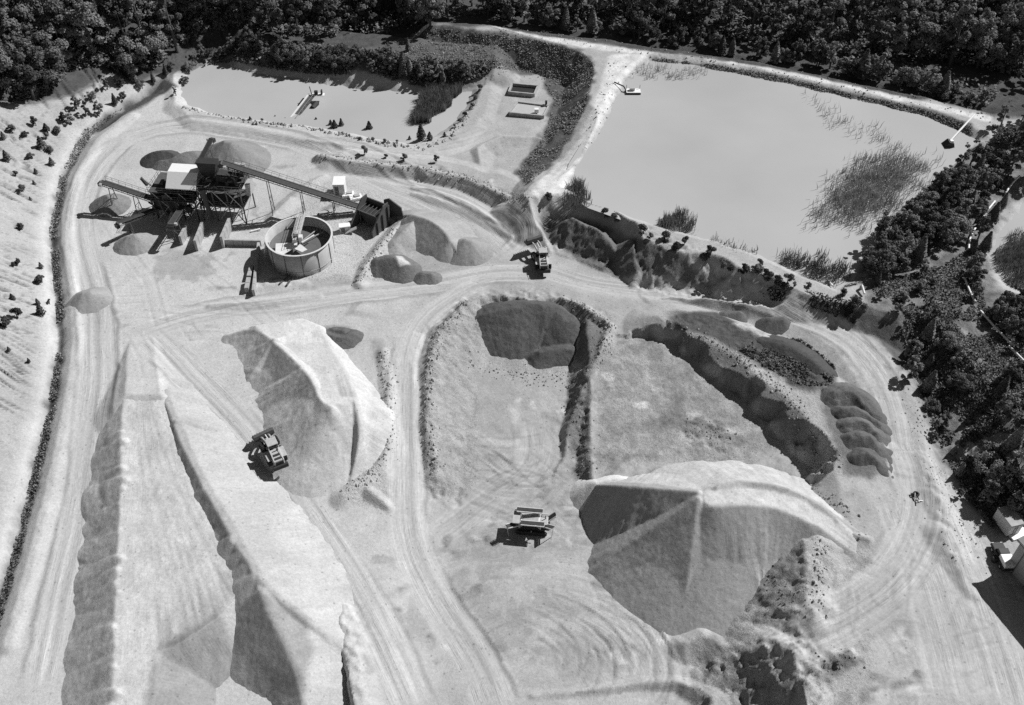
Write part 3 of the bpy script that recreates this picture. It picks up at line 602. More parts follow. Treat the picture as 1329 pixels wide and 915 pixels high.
# ------------------------------------------------------------------ stockpiles: each its own body
def pile(name, label, fields, alb=.45, group=None, cat='stockpile', amp=.16, flute=.035, sp=.24, seed=1, spots=(), mat=None, altop=None, reach=None, tracks=(), sf=.55, obl=.06, slide=.42, topflow=None):
    F = None; allp = []
    for f in fields: allp.append(PX(f[1]))
    allp = np.vstack(allp); zmin = float(hz(allp[:, 0], allp[:, 1]).min())-3.0
    m = min((allp[:, 2].max()-zmin)/min(min(np.atleast_1d(f[2])) for f in fields)+1.5, reach or 24)
    xs = np.arange(allp[:, 0].min()-m, allp[:, 0].max()+m, sp); ys = np.arange(allp[:, 1].min()-m, allp[:, 1].max()+m, sp)
    x, y = np.meshgrid(xs, ys); F = np.full(x.shape, -99.0); Hb = hz(x, y)
    wob = fbm(x*.22, y*.22, seed+300, 4)*amp*3; cr = np.full(x.shape, 1e3); pu = np.zeros(x.shape); pv = np.zeros(x.shape); pm = np.zeros(x.shape)
    for kk, f in enumerate(fields):
        typ, px, slope = f[:3]; opt = f[3] if len(f) > 3 else {}
        p = PX(px)
        if typ == 'mesa':
            sd, S = polyfield(p, x, y); c = plane(p); zt = c[0]*x+c[1]*y+c[2]; s = 0
        elif typ == 'pyr':
            q0 = p[0]; dm = np.zeros(x.shape); sd = np.hypot(x-q0[0], y-q0[1]); S = np.arctan2(y-q0[1], x-q0[0])*9; s = 0
            for az in opt['az']: dm = np.maximum(dm, (x-q0[0])*math.cos(R(az))+(y-q0[1])*math.sin(R(az)))
            sd = dm-.1+.25*fbm(x*.12, y*.12, seed+390+kk, 3); zt = np.full(x.shape, q0[2])
        else:
            pp = smooth_line(p, opt.get('sm', 2)) if len(p) > 2 else (p if len(p) > 1 else np.vstack([p, p+[.05, 0, 0]]))
            sd, s, S, zt = linefield(pp, x, y); sd = sd-opt.get('hw', .15)
        ang = np.arctan2(y-allp[:, 1].mean(), x-allp[:, 0].mean())*6 if len(p) < 3 else S*sf
        fl = fbm(ang+sd*obl, sd*.04+kk*5, seed+310+kk, 3)*flute
        sdw = sd+wob*.5
        sl = slope if np.ndim(slope) == 0 else np.where(s > 0, slope[0], slope[1])
        fz = zt + .10*fbm(x*.35, y*.35, seed+320, 3)*(1 if typ == 'mesa' else .4) - sl*np.maximum(sdw, 0)*(1+fl*ss(0, 3, sdw))
        fz = np.where(sdw > 0, fz, np.maximum(fz, zt+.10*fbm(x*.5, y*.5, seed+333, 3)))
        nw = fz > F; pu = np.where(nw, S+40*kk+.5*fbm(x*.2, y*.2, seed+380, 2), pu); pv = np.where(nw, sdw, pv); pm = np.where(nw, ss(-.2, 1.2, sdw)*slide, pm)
        cr = np.where(nw, sdw, cr); F = np.maximum(F, fz)
    F = F+amp*.25*fbm(x*1.1, y*1.1, seed+340, 3)+.05*fbm(x*2.2, y*2.2, seed+341, 2)
    up = F > Hb-.02
    fm = up[:-1, :-1] | up[:-1, 1:] | up[1:, :-1] | up[1:, 1:]
    z = np.maximum(F, Hb-.6)
    a = alb*(1+.16*fbm(x*.3, y*.3, seed+350, 4)+.10*fbm(ang*1.7, cr*.1, seed+355, 3))
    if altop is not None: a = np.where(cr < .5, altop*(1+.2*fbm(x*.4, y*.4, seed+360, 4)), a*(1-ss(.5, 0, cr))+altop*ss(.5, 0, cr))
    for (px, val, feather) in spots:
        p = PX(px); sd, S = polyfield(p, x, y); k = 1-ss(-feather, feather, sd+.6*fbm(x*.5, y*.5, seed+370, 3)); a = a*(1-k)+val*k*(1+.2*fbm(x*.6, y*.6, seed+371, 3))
    seed_m = np.zeros(up.shape, bool)
    for q_ in allp: seed_m[min(max(int((q_[1]-ys[0])/sp), 0), len(ys)-1), min(max(int((q_[0]-xs[0])/sp), 0), len(xs)-1)] = True
    seed_m = (seed_m if seed_m.sum() < 2 or len(fields) > 1 or True else seed_m) & up
    if len(fields) == 1 and seed_m.any():
        c_ = np.argwhere(seed_m); k_ = c_[len(c_)//2]; seed_m[:] = False; seed_m[k_[0], k_[1]] = True
    for _ in range(2000):
        g_ = seed_m.copy(); g_[1:] |= seed_m[:-1]; g_[:-1] |= seed_m[1:]; g_[:, 1:] |= seed_m[:, :-1]; g_[:, :-1] |= seed_m[:, 1:]; g_ &= up
        if g_.sum() == seed_m.sum(): break
        seed_m = g_
    up = seed_m; fm = up[:-1, :-1] | up[:-1, 1:] | up[1:, :-1] | up[1:, 1:]
    for tr in tracks:
        p = smooth_line(PX(tr), 2); d, sg_, S_, _z = linefield(p, x, y); Lt = S_.max()
        r_ = np.exp(-(d/.28)**2)*ss(0, 3, S_)*(.4+.8*vn(S_*.2, d*0+len(tr)+tr[0][0], 77))*(cr < .4); e_ = .15+.85*ss(Lt-9, Lt-1, S_); a = a*(1-.30*r_*e_); z = z-.12*r_*e_
    if topflow is not None:
        q0 = PX([topflow])[0]; on = cr < .1; pu = np.where(on, np.arctan2(y-q0[1], x-q0[0])*26, pu); pv = np.where(on, np.hypot(x-q0[0], y-q0[1]), pv); pm = np.where(on, .5*ss(.1, -1.2, cr), pm)
    PILES.append((xs, ys, z, up))
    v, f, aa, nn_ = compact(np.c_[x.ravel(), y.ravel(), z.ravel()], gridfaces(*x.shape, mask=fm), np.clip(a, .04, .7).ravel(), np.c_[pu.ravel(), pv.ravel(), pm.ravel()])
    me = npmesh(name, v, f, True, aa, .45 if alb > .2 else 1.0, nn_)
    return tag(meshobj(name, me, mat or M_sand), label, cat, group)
PILES = []
def top_z(x, y):
    z = float(hz(x, y))
    for xs, ys, zz, up in PILES:
        i = int(np.searchsorted(xs, x))-1; j = int(np.searchsorted(ys, y))-1
        if 0 <= i < len(xs)-1 and 0 <= j < len(ys)-1 and up[j, i]: z = max(z, float(zz[j, i]))
    return z
def interp(pts, t):
    pts = np.array(pts, float); sg = np.r_[0, np.cumsum(np.hypot(*np.diff(pts[:, :2], axis=0).T))]; return [float(np.interp(t*sg[-1], sg, pts[:, k])) for k in range(3)]
heaps1 = []
for k in range(25):
    u_, v_, z_ = interp([(164,500,1.5),(159,545,2.1),(159,600,2.3),(158,660,2.3),(153,740,2.5),(151,800,2.7),(149,860,2.9),(142,970,3.2)], k/24)
    v_ += random.uniform(-9,9); heaps1.append(('ridge', [(u_+random.uniform(-3,4), v_, z_+random.uniform(-.45,.25)), (u_+16, v_-2+random.uniform(-4,4), z_-1.3)], random.uniform(.6,.72), {'hw': random.uniform(.1,.5)}))
heaps2 = []
for k in range(17):
    u_, v_, z_ = interp([(208,492,.9),(228,545,2.2),(258,612,2.9),(296,678,3.4),(332,738,3.8),(342,766,3.7)], k/16)
    z_ += random.uniform(-.3,.3); heaps2.append(('ridge', [(u_+random.uniform(-4,3), v_, z_), (u_+34, v_+8+random.uniform(-3,3), z_-1.0), (u_+66, v_+18, z_-3.4)], random.uniform(.62,.78), {'hw': random.uniform(.3,.8)}))
fan = []
for k in range(30):
    t = k/29; ex, ey = (206+t*118, 842-t*92+18*math.sin(3.1*t)) ; fan.append([(178+t*12+random.uniform(-4,4), 500, 1.5), (172+t*50+random.uniform(-5,5), 600, 1.9), (ex*.6+(175+t*60)*.4+random.uniform(-6,6), 720, 2.1), (ex, ey, 2.3)])
pile('sand_stockpile', 'long flat-topped sand stockpile at the left with a grey furrowed west face',
     [('mesa', [(162,500,1.65),(157,560,1.75),(158,640,1.7),(151,740,2.0),(148,840,2.3),(140,960,2.7),(192,960,2.7),(205,846,2.4),(240,824,2.3),(282,796,2.2),(326,752,2.1),(316,716,2.0),(284,668,1.9),(252,606,1.8),(226,556,1.75),(207,500,1.65)], .66)]+heaps1,
     .46, 'long stockpiles of sand', flute=.06, sf=.5, obl=.35, seed=1, altop=.50, topflow=(186,440,1), tracks=fan, spots=[([(205,850,1),(285,800,1),(345,925,-3),(200,960,-3)], .27, 1.0)])
pile('sand_stockpile', 'bright rounded sand ridge between the flat-topped heap and the diagonal haul road',
     heaps2+[('ridge', [(206,490,.8),(228,545,2.3),(258,612,3.0),(296,678,3.5),(332,738,3.9),(342,766,3.8)], (.54, .9), {'hw': .6}),
      ('ridge', [(336,748,4.2),(362,775,3.6),(396,800,2.2),(420,822,.2)], (.58, .62), {'hw': .3}),
      ('ridge', [(340,766,4.0),(352,800,3.6),(374,840,2.4),(392,885,.6),(398,940,-.8)], (.55, .72), {'hw': .3})],
     .43, 'long stockpiles of sand', flute=.06, seed=2, spots=[([(280,800,0),(340,768,3.8),(400,800,2.4),(405,850,0),(398,905,-2),(350,925,-2.5)], .30, .8)])
pile('sand_stockpile', 'tall pale sand heap with a scooped grey face right of the diagonal haul road',
     [('mesa', [(330,424,2.2),(352,440,3.4),(380,466,4.2),(404,492,4.8),(412,516,5.0),(428,527,5.1),(450,524,4.8),(462,518,4.6),(450,486,3.8),(430,452,2.3),(414,422,1.1),(390,414,.8)], .8),
      ('ridge', [(296,434,.8),(330,424,2.3),(352,440,3.5)], .7), ('ridge', [(460,520,4.8),(468,552,3.4),(464,585,1.4),(456,620,-1.0)], .84),
      ('ridge', [(404,494,4.9),(394,528,2.6),(384,556,.2)], .95), ('ridge', [(430,540,4.3),(420,563,2.2),(408,590,-.6)], 1.0),
      ('ridge', [(352,440,3.7),(382,466,4.6),(406,492,5.3),(414,518,5.5),(430,528,5.5)], .8, {'hw': .1}),
      ('pyr', [(356,440,4.0)], .72, {'az': [150,205,262,320,30,90]}), ('pyr', [(392,478,4.9)], .72, {'az': [165,222,284,340,40,100]}), ('pyr', [(430,526,5.4)], .76, {'az': [180,238,296,350,50,115]})],
     .53, 'long stockpiles of sand', flute=.06, seed=3, topflow=(390,330,1), altop=.50, spots=[([(480,440,1),(500,500,2),(505,560,0),(480,620,-2),(478,540,4)], .46, .7)],
     tracks=[[(405+8*k,424,1.2),(425+6*k,470,3.5),(440+4*k+random.uniform(-3,3),512,5)] for k in range(6)])
pile('gravel_stockpile', 'largest gravel stockpile, a grey cone with a haul ramp curving up its back',
     [('pyr', [(906,646,6.7)], .77, {'az': [168,231,286,335,40,100]}),
      ('ridge', [(930,645,6.5),(950,643,6.5),(990,643,6.0),(1030,654,5.0),(1070,674,3.4),(1102,696,1.6),(1132,716,.1)], (.72, .83), {'hw': 1.9}),
      ('ridge', [(906,638,6.8),(860,634,5.3),(822,631,3.5),(790,629,1.0),(768,629,-1.8)], (.86, .68), {'hw': .1}),
      ('ridge', [(930,632,6.8),(960,624,6.8),(1005,628,6.2),(1046,643,5.0),(1084,670,3.2)], (.8, .55), {'hw': .05})],
     .34, 'gravel heaps', flute=.06, seed=4, sp=.22,
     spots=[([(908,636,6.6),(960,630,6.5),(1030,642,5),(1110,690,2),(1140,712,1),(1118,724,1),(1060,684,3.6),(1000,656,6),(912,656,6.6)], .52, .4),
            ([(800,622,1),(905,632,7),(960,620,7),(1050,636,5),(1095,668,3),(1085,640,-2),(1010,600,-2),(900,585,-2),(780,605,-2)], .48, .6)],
     tracks=[[(920+3*k,640+3.2*k,6.6),(985,637+4*k,6.1),(1035+2*k,650+4*k,5),(1080-2*k,674+5*k,3.2),(1125,708+4*k,.8)] for k in range(5)])
pile('topsoil_heap', 'small dark ring-shaped heap on the flat behind the tall pale sand heap', [('ridge', [(418,430,.9),(430,436,1.1),(446,438,1.2),(456,432,1.0)], .6, {'hw': .2}), ('ridge', [(432,427,.7),(446,428,.8)], .6)], .12, 'gravel heaps', seed=40, amp=.5)
pile('sand_stockpile', 'small white sand lump at the west foot of the large gravel cone',
     [('ridge', [(774,626,-.9),(800,620,-.6),(812,622,-1.0)], .8)], .60, seed=5, amp=.1)
pile('topsoil_heap', 'dark broad soil heap at the back of the middle pit under the haul road',
     [('ridge', [(616,410,-.6),(640,398,.6),(712,392,1.0),(738,412,-.4)], .56, {'hw': .8}), ('ridge', [(700,456,-2.4),(730,450,-2.2),(742,452,-2.4)], .7, {'hw': .3})],
     .105, 'gravel heaps', flute=.08, amp=.5, seed=6)
pile('gravel_stockpile', 'smooth grey conical heap beside the discharge conveyor behind the plant', [('ridge', [(292,183,5.2),(298,185,5.0)], .64, {'hw': .4})], .22, 'gravel heaps', seed=7)
pile('gravel_stockpile', 'dark rounded heap on the open yard left of the plant', [('ridge', [(198,197,2.2),(214,194,2.6),(224,199,1.8)], .66)], .085, 'gravel heaps', seed=8, amp=.25)
pile('gravel_stockpile', 'grey crescent heap touching the dark rounded heap in the yard', [('ridge', [(208,208,1.4),(222,206,1.8),(236,198,2.4),(250,196,2.0)], .66)], .17, 'gravel heaps', seed=9, amp=.25)
pile('gravel_stockpile', 'small grey cone under the left conveyor head', [('ridge', [(137,253,2.6),(140,254,2.6)], .66)], .20, 'gravel heaps', seed=10)
pile('gravel_stockpile', 'small pale cone under the lower left conveyor', [('ridge', [(166,306,2.2),(174,304,2.4)], .66)], .30, 'gravel heaps', seed=11)
pile('gravel_stockpile', 'low pale heap hugging the ditch at the far left track', [('ridge', [(108,380,2.2),(116,378,2.3)], .6)], .30, 'gravel heaps', seed=12)
pile('gravel_stockpile', 'steep-faced tan heap with a sharp crest in the middle yard', [('ridge', [(536,279,3.2),(556,284,3.8),(578,300,3.6),(584,312,2.6)], (.5, .72))], .32, 'gravel heaps', seed=13)
pile('gravel_stockpile', 'round grey cone nearest the crossroads in the middle yard', [('ridge', [(604,311,2.8),(610,312,2.7)], .62, {'hw': .3})], .27, 'gravel heaps', seed=14)
pile('gravel_stockpile', 'dark lumpy heap with a white streak beside the rubble bank', [('ridge', [(490,336,2.0),(506,332,2.6),(522,340,2.2)], .66)], .15, 'gravel heaps', seed=15, amp=.35, spots=[([(512,326,2.6),(520,326,2),(532,346,1),(520,350,1)], .5, .3)])
pile('gravel_stockpile', 'tiny grey heap on the road edge beside the dark lumpy heap', [('ridge', [(548,354,1.1),(560,355,1.1)], .6)], .17, 'gravel heaps', seed=16)
pile('gravel_stockpile', 'pale slumped ridge of sand between rubble bank and tan heap', [('ridge', [(512,312,1.6),(528,296,2.6),(540,284,2.6),(548,276,1.4)], .55)], .37, 'gravel heaps', seed=17)
pile('gravel_stockpile', 'dark oval heap beside the haul road bend above the long cut', [('ridge', [(1000,414,3.0),(1016,413,3.2)], .62, {'hw': .3})], .12, 'gravel heaps', seed=18)
pile('gravel_stockpile', 'small dark heap left of the oval heap above the long cut', [('ridge', [(942,407,2.4),(960,405,2.6)], .62)], .14, 'gravel heaps', seed=19)
for k, (p, al, lab) in enumerate([
    ([(1084,510,4.0),(1100,505,4.3),(1116,512,4.0),(1134,534,3.1)], .14, 'northernmost dark heap in the row beside the right haul road'),
    ([(1096,530,3.9),(1116,527,4.2),(1142,548,3.0)], .13, 'second dark finger heap in the row beside the right haul road'),
    ([(1104,547,3.8),(1120,543,4.1),(1138,560,3.1)], .16, 'third dark finger heap in the row beside the right haul road'),
    ([(1108,566,3.6),(1124,562,4.0),(1140,578,3.1)], .13, 'fourth dark finger heap in the row beside the right haul road'),
    ([(1114,590,3.8),(1128,586,4.1),(1140,598,3.1)], .12, 'southernmost and largest dark heap in the row beside the right haul road')]):
    pile('gravel_stockpile', lab, [('ridge', p, .74 if k else .66)], al, 'gravel heaps', seed=30+k, amp=.7)
pile('topsoil_heap', 'grassy dark mound along the top of the long cut', [('ridge', [(990,440,3.0),(1016,444,3.5),(1044,458,3.5),(1066,478,3.1)], .5, {'hw': .3})], .085, 'gravel heaps', seed=36, amp=.3)
# ------------------------------------------------------------------ conveyors and the screening plant
def place(u, v, z): 
    x, y = P(u, v, z); return Vector((float(x), float(y), z))
def conveyor(name, a, b, label, width=1.1, nsup=2, truss=True, group='belt conveyors'):
    """a: tail (low), b: head (high), world points"""
    a = Vector(a); b = Vector(b); base = Vector((a.x, a.y, top_z(a.x, a.y))); d = b-a; L = d.length; dn = d.normalized(); side = dn.cross(Vector((0,0,1))).normalized(); up = side.cross(dn).normalized()
    root = empty(name, base, 0, label, 'conveyor', group); o = -base
    def q(t, sx, h): return a+o+d*t+side*sx+up*h
    MB().bar(q(0,0,.28), q(1,0,.28), width*.78, .07, up).build('belt', M_belt, root)
    MB().bar(q(.01,0,-.12), q(.99,0,-.12), width*.7, .04, up).build('return_belt', M_belt, root)
    hgt = .62
    for s_ in (-1, 1):
        m_ = MB(); x_ = s_*width*.5
        m_.bar(q(0,x_,.3), q(1,x_,.3), .10, .14, up); m_.bar(q(0,x_,.3-hgt), q(1,x_,.3-hgt), .09, .12, up)
        n_ = max(3, int(L/1.3))
        for i in range(n_):
            m_.bar(q(i/n_,x_,.3-hgt), q((i+.5)/n_,x_,.3), .05); m_.bar(q((i+.5)/n_,x_,.3), q((i+1)/n_,x_,.3-hgt), .05)
        m_.build('side_truss', M_steel, root)
    for nm, t in (('tail_drum', .0), ('head_drum', 1.0)):
        c = q(t,0,.1); MB().tube([c-side*width*.45, c+side*width*.45], .26, 12).build(nm, M_rust, root)
    if L > 12:
        m_ = MB(); x_ = width*.5+.45
        m_.bar(q(.05,x_,.0), q(.98,x_,.0), .5, .05, up)
        m_.build('walkway', M_rust, root)
        m_ = MB()
        for i in range(int(L/1.6)+1):
            t = .05+.93*i/(int(L/1.6)); m_.bar(q(t,x_+.34,0), q(t,x_+.34,1.0), .045)
        m_.bar(q(.05,x_+.34,1), q(.98,x_+.34,1), .05); m_.bar(q(.05,x_+.34,.5), q(.98,x_+.34,.5), .04)
        m_.build('railing', M_steel, root)
    h_ = q(1,0,.1); MB().box(h_+dn*.25-Vector((0,0,.45)), (width*1.0, .7, .8), math.atan2(dn.y, dn.x)-math.pi/2).build('head_chute', M_dark, root)
    MB().box(q(.97, -width*.75, .1), (.5, .55, .5), math.atan2(dn.y, dn.x)).build('drive_motor', M_galv, root)
    for i in range(nsup):
        t = (i+1)/(nsup+.35); m_ = MB(); p0 = q(t,0,.3-hgt); wp = p0-o; gz = top_z(wp.x, wp.y)
        if wp.z-gz < .8: continue
        fl = []
        for s_ in (-1, 1):
            f_ = Vector((wp.x, wp.y, gz-.2))+side*s_*(width*.5+.5)+o; m_.bar(q(t,s_*width*.5,.3-hgt), f_, .13); fl.append(f_)
        if wp.z-gz > 3:
            k = .5; l_ = q(t,-width*.5,.3-hgt).lerp(fl[0], k); r_ = q(t,width*.5,.3-hgt).lerp(fl[1], k); m_.bar(l_, r_, .08); m_.bar(l_, fl[1], .06); m_.bar(r_, fl[0], .06)
        m_.build('trestle', M_steel, root)
    return root
def footed(u, v):
    x, y, z = g1(u, v); return Vector((x, y, z))
# plant: a steel tower with screens, decks and a white roofed house
pc = P(250, 280, 0); pc = Vector((float(pc[0]), float(pc[1]), 0)); PRZ = R(-6)
plant = empty('screening_plant', (pc.x, pc.y, 0), PRZ, 'tall dark steel screening plant with lattice legs and a white roofed screen house', 'plant')
def pl(u, v, z):
    w_ = place(u, v, z)-pc; return Matrix.Rotation(-PRZ, 3, 'Z') @ w_
def leg_frame(x0, x1, y0, y1, z0, z1, nx, ny, brace=True, mat=None):
    mat = mat or M_steel; xs_ = np.linspace(x0, x1, nx); ys_ = np.linspace(y0, y1, ny)
    for i in range(nx):
        for j in range(ny):
            MB().bar((xs_[i], ys_[j], z0), (xs_[i], ys_[j], z1), .22).build('leg', mat, plant)
    for z_ in ((z0+z1)/2, z1):
        for j in range(ny): MB().bar((x0, ys_[j], z_), (x1, ys_[j], z_), .16, .24).build('beam', mat, plant)
        for i in range(nx): MB().bar((xs_[i], y0, z_), (xs_[i], y1, z_), .16, .24).build('beam', mat, plant)
    if brace:
        zm = (z0+z1)/2
        for j in range(ny):
            for i in range(nx-1):
                MB().bar((xs_[i], ys_[j]-.13, z0+.2), (xs_[i+1], ys_[j]-.13, zm), .14).build('brace', M_galv, plant)
                MB().bar((xs_[i+1], ys_[j]-.13, zm), (xs_[i], ys_[j]-.13, z1), .14).build('brace', M_galv, plant)
        for i in range(nx):
            for j in range(ny-1):
                MB().bar((xs_[i]-.13, ys_[j], z0+.2), (xs_[i]-.13, ys_[j+1], zm), .13).build('brace', M_galv, plant)
def deck(x0, x1, y0, y1, z, rail=True):
    MB().box(((x0+x1)/2, (y0+y1)/2, z), (x1-x0, y1-y0, .12)).build('deck', M_rust, plant)
    if rail:
        m_ = MB()
        for (a, b) in (((x0,y0),(x1,y0)), ((x1,y0),(x1,y1)), ((x0,y0),(x0,y1))):
            k = max(2, int(math.hypot(b[0]-a[0], b[1]-a[1])/1.4))
            for i in range(k+1):
                p = (a[0]+(b[0]-a[0])*i/k, a[1]+(b[1]-a[1])*i/k); m_.bar((*p, z), (*p, z+1.1), .05)
            for h in (.55, 1.1): m_.bar((*a, z+h), (*b, z+h), .05)
        m_.build('railing', M_steel, plant)
# right lattice tower
leg_frame(3.2, 12.2, -1.5, 4.5, -.2, 8.0, 4, 2)
deck(3.0, 12.4, -1.9, 4.9, 8.08)
MB().box((9.0, 1.6, 9.2), (4.0, 2.6, 1.2), 0, 0, R(12)).build('vibrating_screen', M_dark, plant)
MB().box((5.2, 2.2, 9.4), (2.0, 2.0, 2.4)).build('feed_box', M_dark, plant)
MB().prism([(3.2,12.6),(7.4,12.6),(6.6,9.6),(4.0,9.6)], 'y', .9, 3.0).build('head_hopper', M_dark, plant)
MB().tube([(4.6,-1.9,8.2),(4.9,-2.3,5.0),(5.6,-2.8,1.8)], [.55,.5,.45], 10).build('chute_pipe', M_rust, plant)
MB().box((12.9, 2.2, 6.6), (.9, 2.4, 2.6)).build('cyclone_box', M_galv, plant)
for k in range(3): MB().tube([(10.6+.75*k,3.4,11.4),(10.6+.75*k,3.4,10.2),(10.6+.75*k,3.4,9.0)], [.42,.42,.12], 12).build('cyclone', M_galv, plant)
for k in range(4): MB().tube([(3.6+2.2*k,4.2,8.3),(4.4+2.0*k,4.4,9.6),(5.0+2.0*k,3.8,10.6)], .14, 7).build('pipe', M_galv, plant)
deck(3.2, 12.2, -1.7, 4.7, 4.2)
for k in range(26):
    x_, y_, z_ = random.uniform(3, 12.5), random.uniform(-2, 4.5), random.uniform(4.5, 11); MB().bar((x_, y_, z_), (x_+random.uniform(-1.6, 1.6), y_+random.uniform(-1.2, 1.2), z_+random.uniform(-1.6, 1.6)), random.uniform(.08, .22)).build('strut', random.choice([M_dark, M_rust, M_dark, M_steel, M_galv]), plant)
for k in range(6): MB().box((random.uniform(3.5, 12), random.uniform(-1.4, 3), random.uniform(8.6, 10.4)), (random.uniform(.5, 1.3), random.uniform(.5, 1.2), random.uniform(.5, 1.3)), random.uniform(-.3, .3)).build('gear_box', random.choice([M_dark, M_rust, M_dark]), plant)
# left dark body under the white house
leg_frame(-6.6, 2.2, -1.8, 4.6, -.2, 6.9, 4, 3, True, M_dark)
deck(-7.0, 2.6, -2.2, 5.0, 7.0)
for k in range(14):
    x_, y_, z_ = random.uniform(-6.8, 2), random.uniform(-2.8, 1.5), random.uniform(1.5, 6.5); MB().bar((x_, y_, z_), (x_+random.uniform(-2, 2), y_+random.uniform(-.6, .6), z_+random.uniform(-1.6, 1.6)), random.uniform(.12, .3)).build('strut', random.choice([M_dark, M_rust, M_dark, M_steel]), plant)
for k in range(5): MB().box((random.uniform(-6, 2), random.uniform(-2.4, 0), random.uniform(2.0, 6.2)), (random.uniform(.8, 1.8), 1.0, random.uniform(.7, 1.5)), random.uniform(-.2, .2)).build('gear_box', random.choice([M_dark, M_rust]), plant)
deck(-7.2, 2.4, -2.6, 4.8, 5.2)
MB().box((-2.4, 1.8, 6.4), (6.6, 4.2, 2.0)).build('screen_casing', M_dark, plant)
MB().box((-3.6, -.6, 3.6), (5.6, 2.6, 2.6)).build('lower_screen', M_dark, plant)
MB().box((-5.6, 1.6, 6.6), (1.8, 3.4, 2.2), R(4)).build('sand_wheel_casing', M_rust, plant)
MB().prism([(-5.4,3.0),(-1.6,3.0),(-2.6,.8),(-4.4,.8)], 'y', -1.4, 1.4).build('discharge_hopper', M_dark, plant)
for k in range(5): MB().tube([(-6.8+1.7*k,-2.4,5.4),(-6.4+1.7*k,-2.7,3.4),(-6.0+1.7*k,-2.2,1.4)], .16, 7).build('pipe', M_rust, plant)
m_ = MB(); st0 = Vector((-7.4,-2.4,0)); st1 = Vector((-7.4,3.2,5.2))
for s_ in (-.4, .4): m_.bar(st0+Vector((s_,0,0)), st1+Vector((s_,0,0)), .06, .22); m_.bar(st0+Vector((s_,0,1)), st1+Vector((s_,0,1)), .05)
for k in range(18): m_.box(st0.lerp(st1, (k+.5)/18), (.78, .26, .04))
m_.build('stair', M_galv, plant)
# white roof house: sloped front, flat top
house = MB().box((.1, 1.2, 8.0), (5.4, 3.6, 2.4)).build('screen_house_wall', M_steel, plant)
MB().prism([(-2.2,8.0),(-2.2,8.2),(.6,10.4),(3.3,10.6),(3.3,10.4),(.6,10.2)], 'x', -3.0, 3.3).build('white_roof', M_white, plant)
MB().prism([(-2.0,8.2),(.6,10.2),(3.2,10.4),(3.2,8.2)], 'x', 3.06, 3.22).build('gable_panel', M_galv, plant)
# heap of pipes, cables and lights on top of the tower
for k in range(7):
    x_ = 2.6+random.random()*8; MB().bar((x_, random.uniform(0,4), 8.2), (x_+random.uniform(-.4,.4), random.uniform(0,4), random.uniform(9.5,11.6)), .12).build('post', M_dark, plant)
main_conv = conveyor('belt_conveyor', place(474,272,.9), place(287,212,13.0), 'longest inclined belt conveyor rising from the feed hopper to the plant', 1.5, 4)
conveyor('belt_conveyor', place(206,262,3.6), place(131,237,6.0), 'upper left belt conveyor with its head above a small grey cone', 1.0, 2)
conveyor('belt_conveyor', place(204,272,2.6), place(153,291,3.6), 'lower left belt conveyor pointing towards the small pale cone', 1.0, 1)
conveyor('belt_conveyor', place(252,226,3.4), place(275,181,7.4), 'rear belt conveyor whose head stands over the smooth grey conical heap', 1.1, 1)
conveyor('belt_conveyor', place(238,268,4.0), place(222,292,4.8), 'short belt conveyor sticking out of the front of the plant', 1.2, 1)
# concrete bays in front of the plant
def wall_block(name, u0, v0, u1, v1, h, th, label, cat='wall', mat=None, group=None):
    a = footed(u0, v0); b = footed(u1, v1); c = (a+b)/2; L_ = (b-a).length; z0 = min(a.z, b.z)
    e = empty(name, (c.x, c.y, z0), math.atan2(b.y-a.y, b.x-a.x), label, cat, group)
    n_ = max(1, round(L_/1.8)); st = L_/n_
    for i in range(n_):
        MB().box((-L_/2+st*(i+.5), 0, h/2-.15), (st-.05, th, h+.3+.08*random.random())).build('concrete_block', mat or M_conc, e, bevel=.04)
    return e
wall_block('bay_wall', 301,296, 290,322, 2.8, .5, 'pale concrete bay wall at the right corner of the plant', group='concrete bay walls')
wall_block('bay_wall', 266,300, 256,326, 2.6, .5, 'ragged concrete bay wall in the middle of the plant front', group='concrete bay walls')
wall_block('bay_wall', 246,300, 236,318, 2.2, .5, 'shaded concrete bay wall left of the ragged one', group='concrete bay walls')
wall_block('bay_wall', 292,318, 340,319, 1.4, .4, 'low long concrete wall running from the plant to the settling tank', group='concrete bay walls')
wall_block('bay_wall', 337,322, 330,384, 1.5, .5, 'low concrete wall left of the settling tank', group='concrete bay walls')
wall_block('retaining_block', 328,350, 324,364, 1.2, .8, 'upper pale concrete block at the end of the tank wall', group='pale blocks')
wall_block('retaining_block', 324,366, 321,380, 1.2, .8, 'lower pale concrete block at the end of the tank wall', group='pale blocks')
# small white-framed excavating bucket stand in the shade of the plant
e = empty('loading_chute', (*footed(222,300),), R(-4), 'small pale steel chute with a fan-shaped frame in the plant shadow', 'chute')
MB().box((0, 0, .35), (2.0, .25, .7)).build('front_plate', M_galv, e)
for sx in (-1, 1): MB().bar((sx*1.0, 0, .3), (sx*.45, 3.2, 2.4), .16).build('side_rail', M_galv, e)
for k in range(3): MB().bar((-.5+.5*k, .1, .6), (-.2+.2*k, 3.2, 2.5), .12).build('bar', M_galv, e)

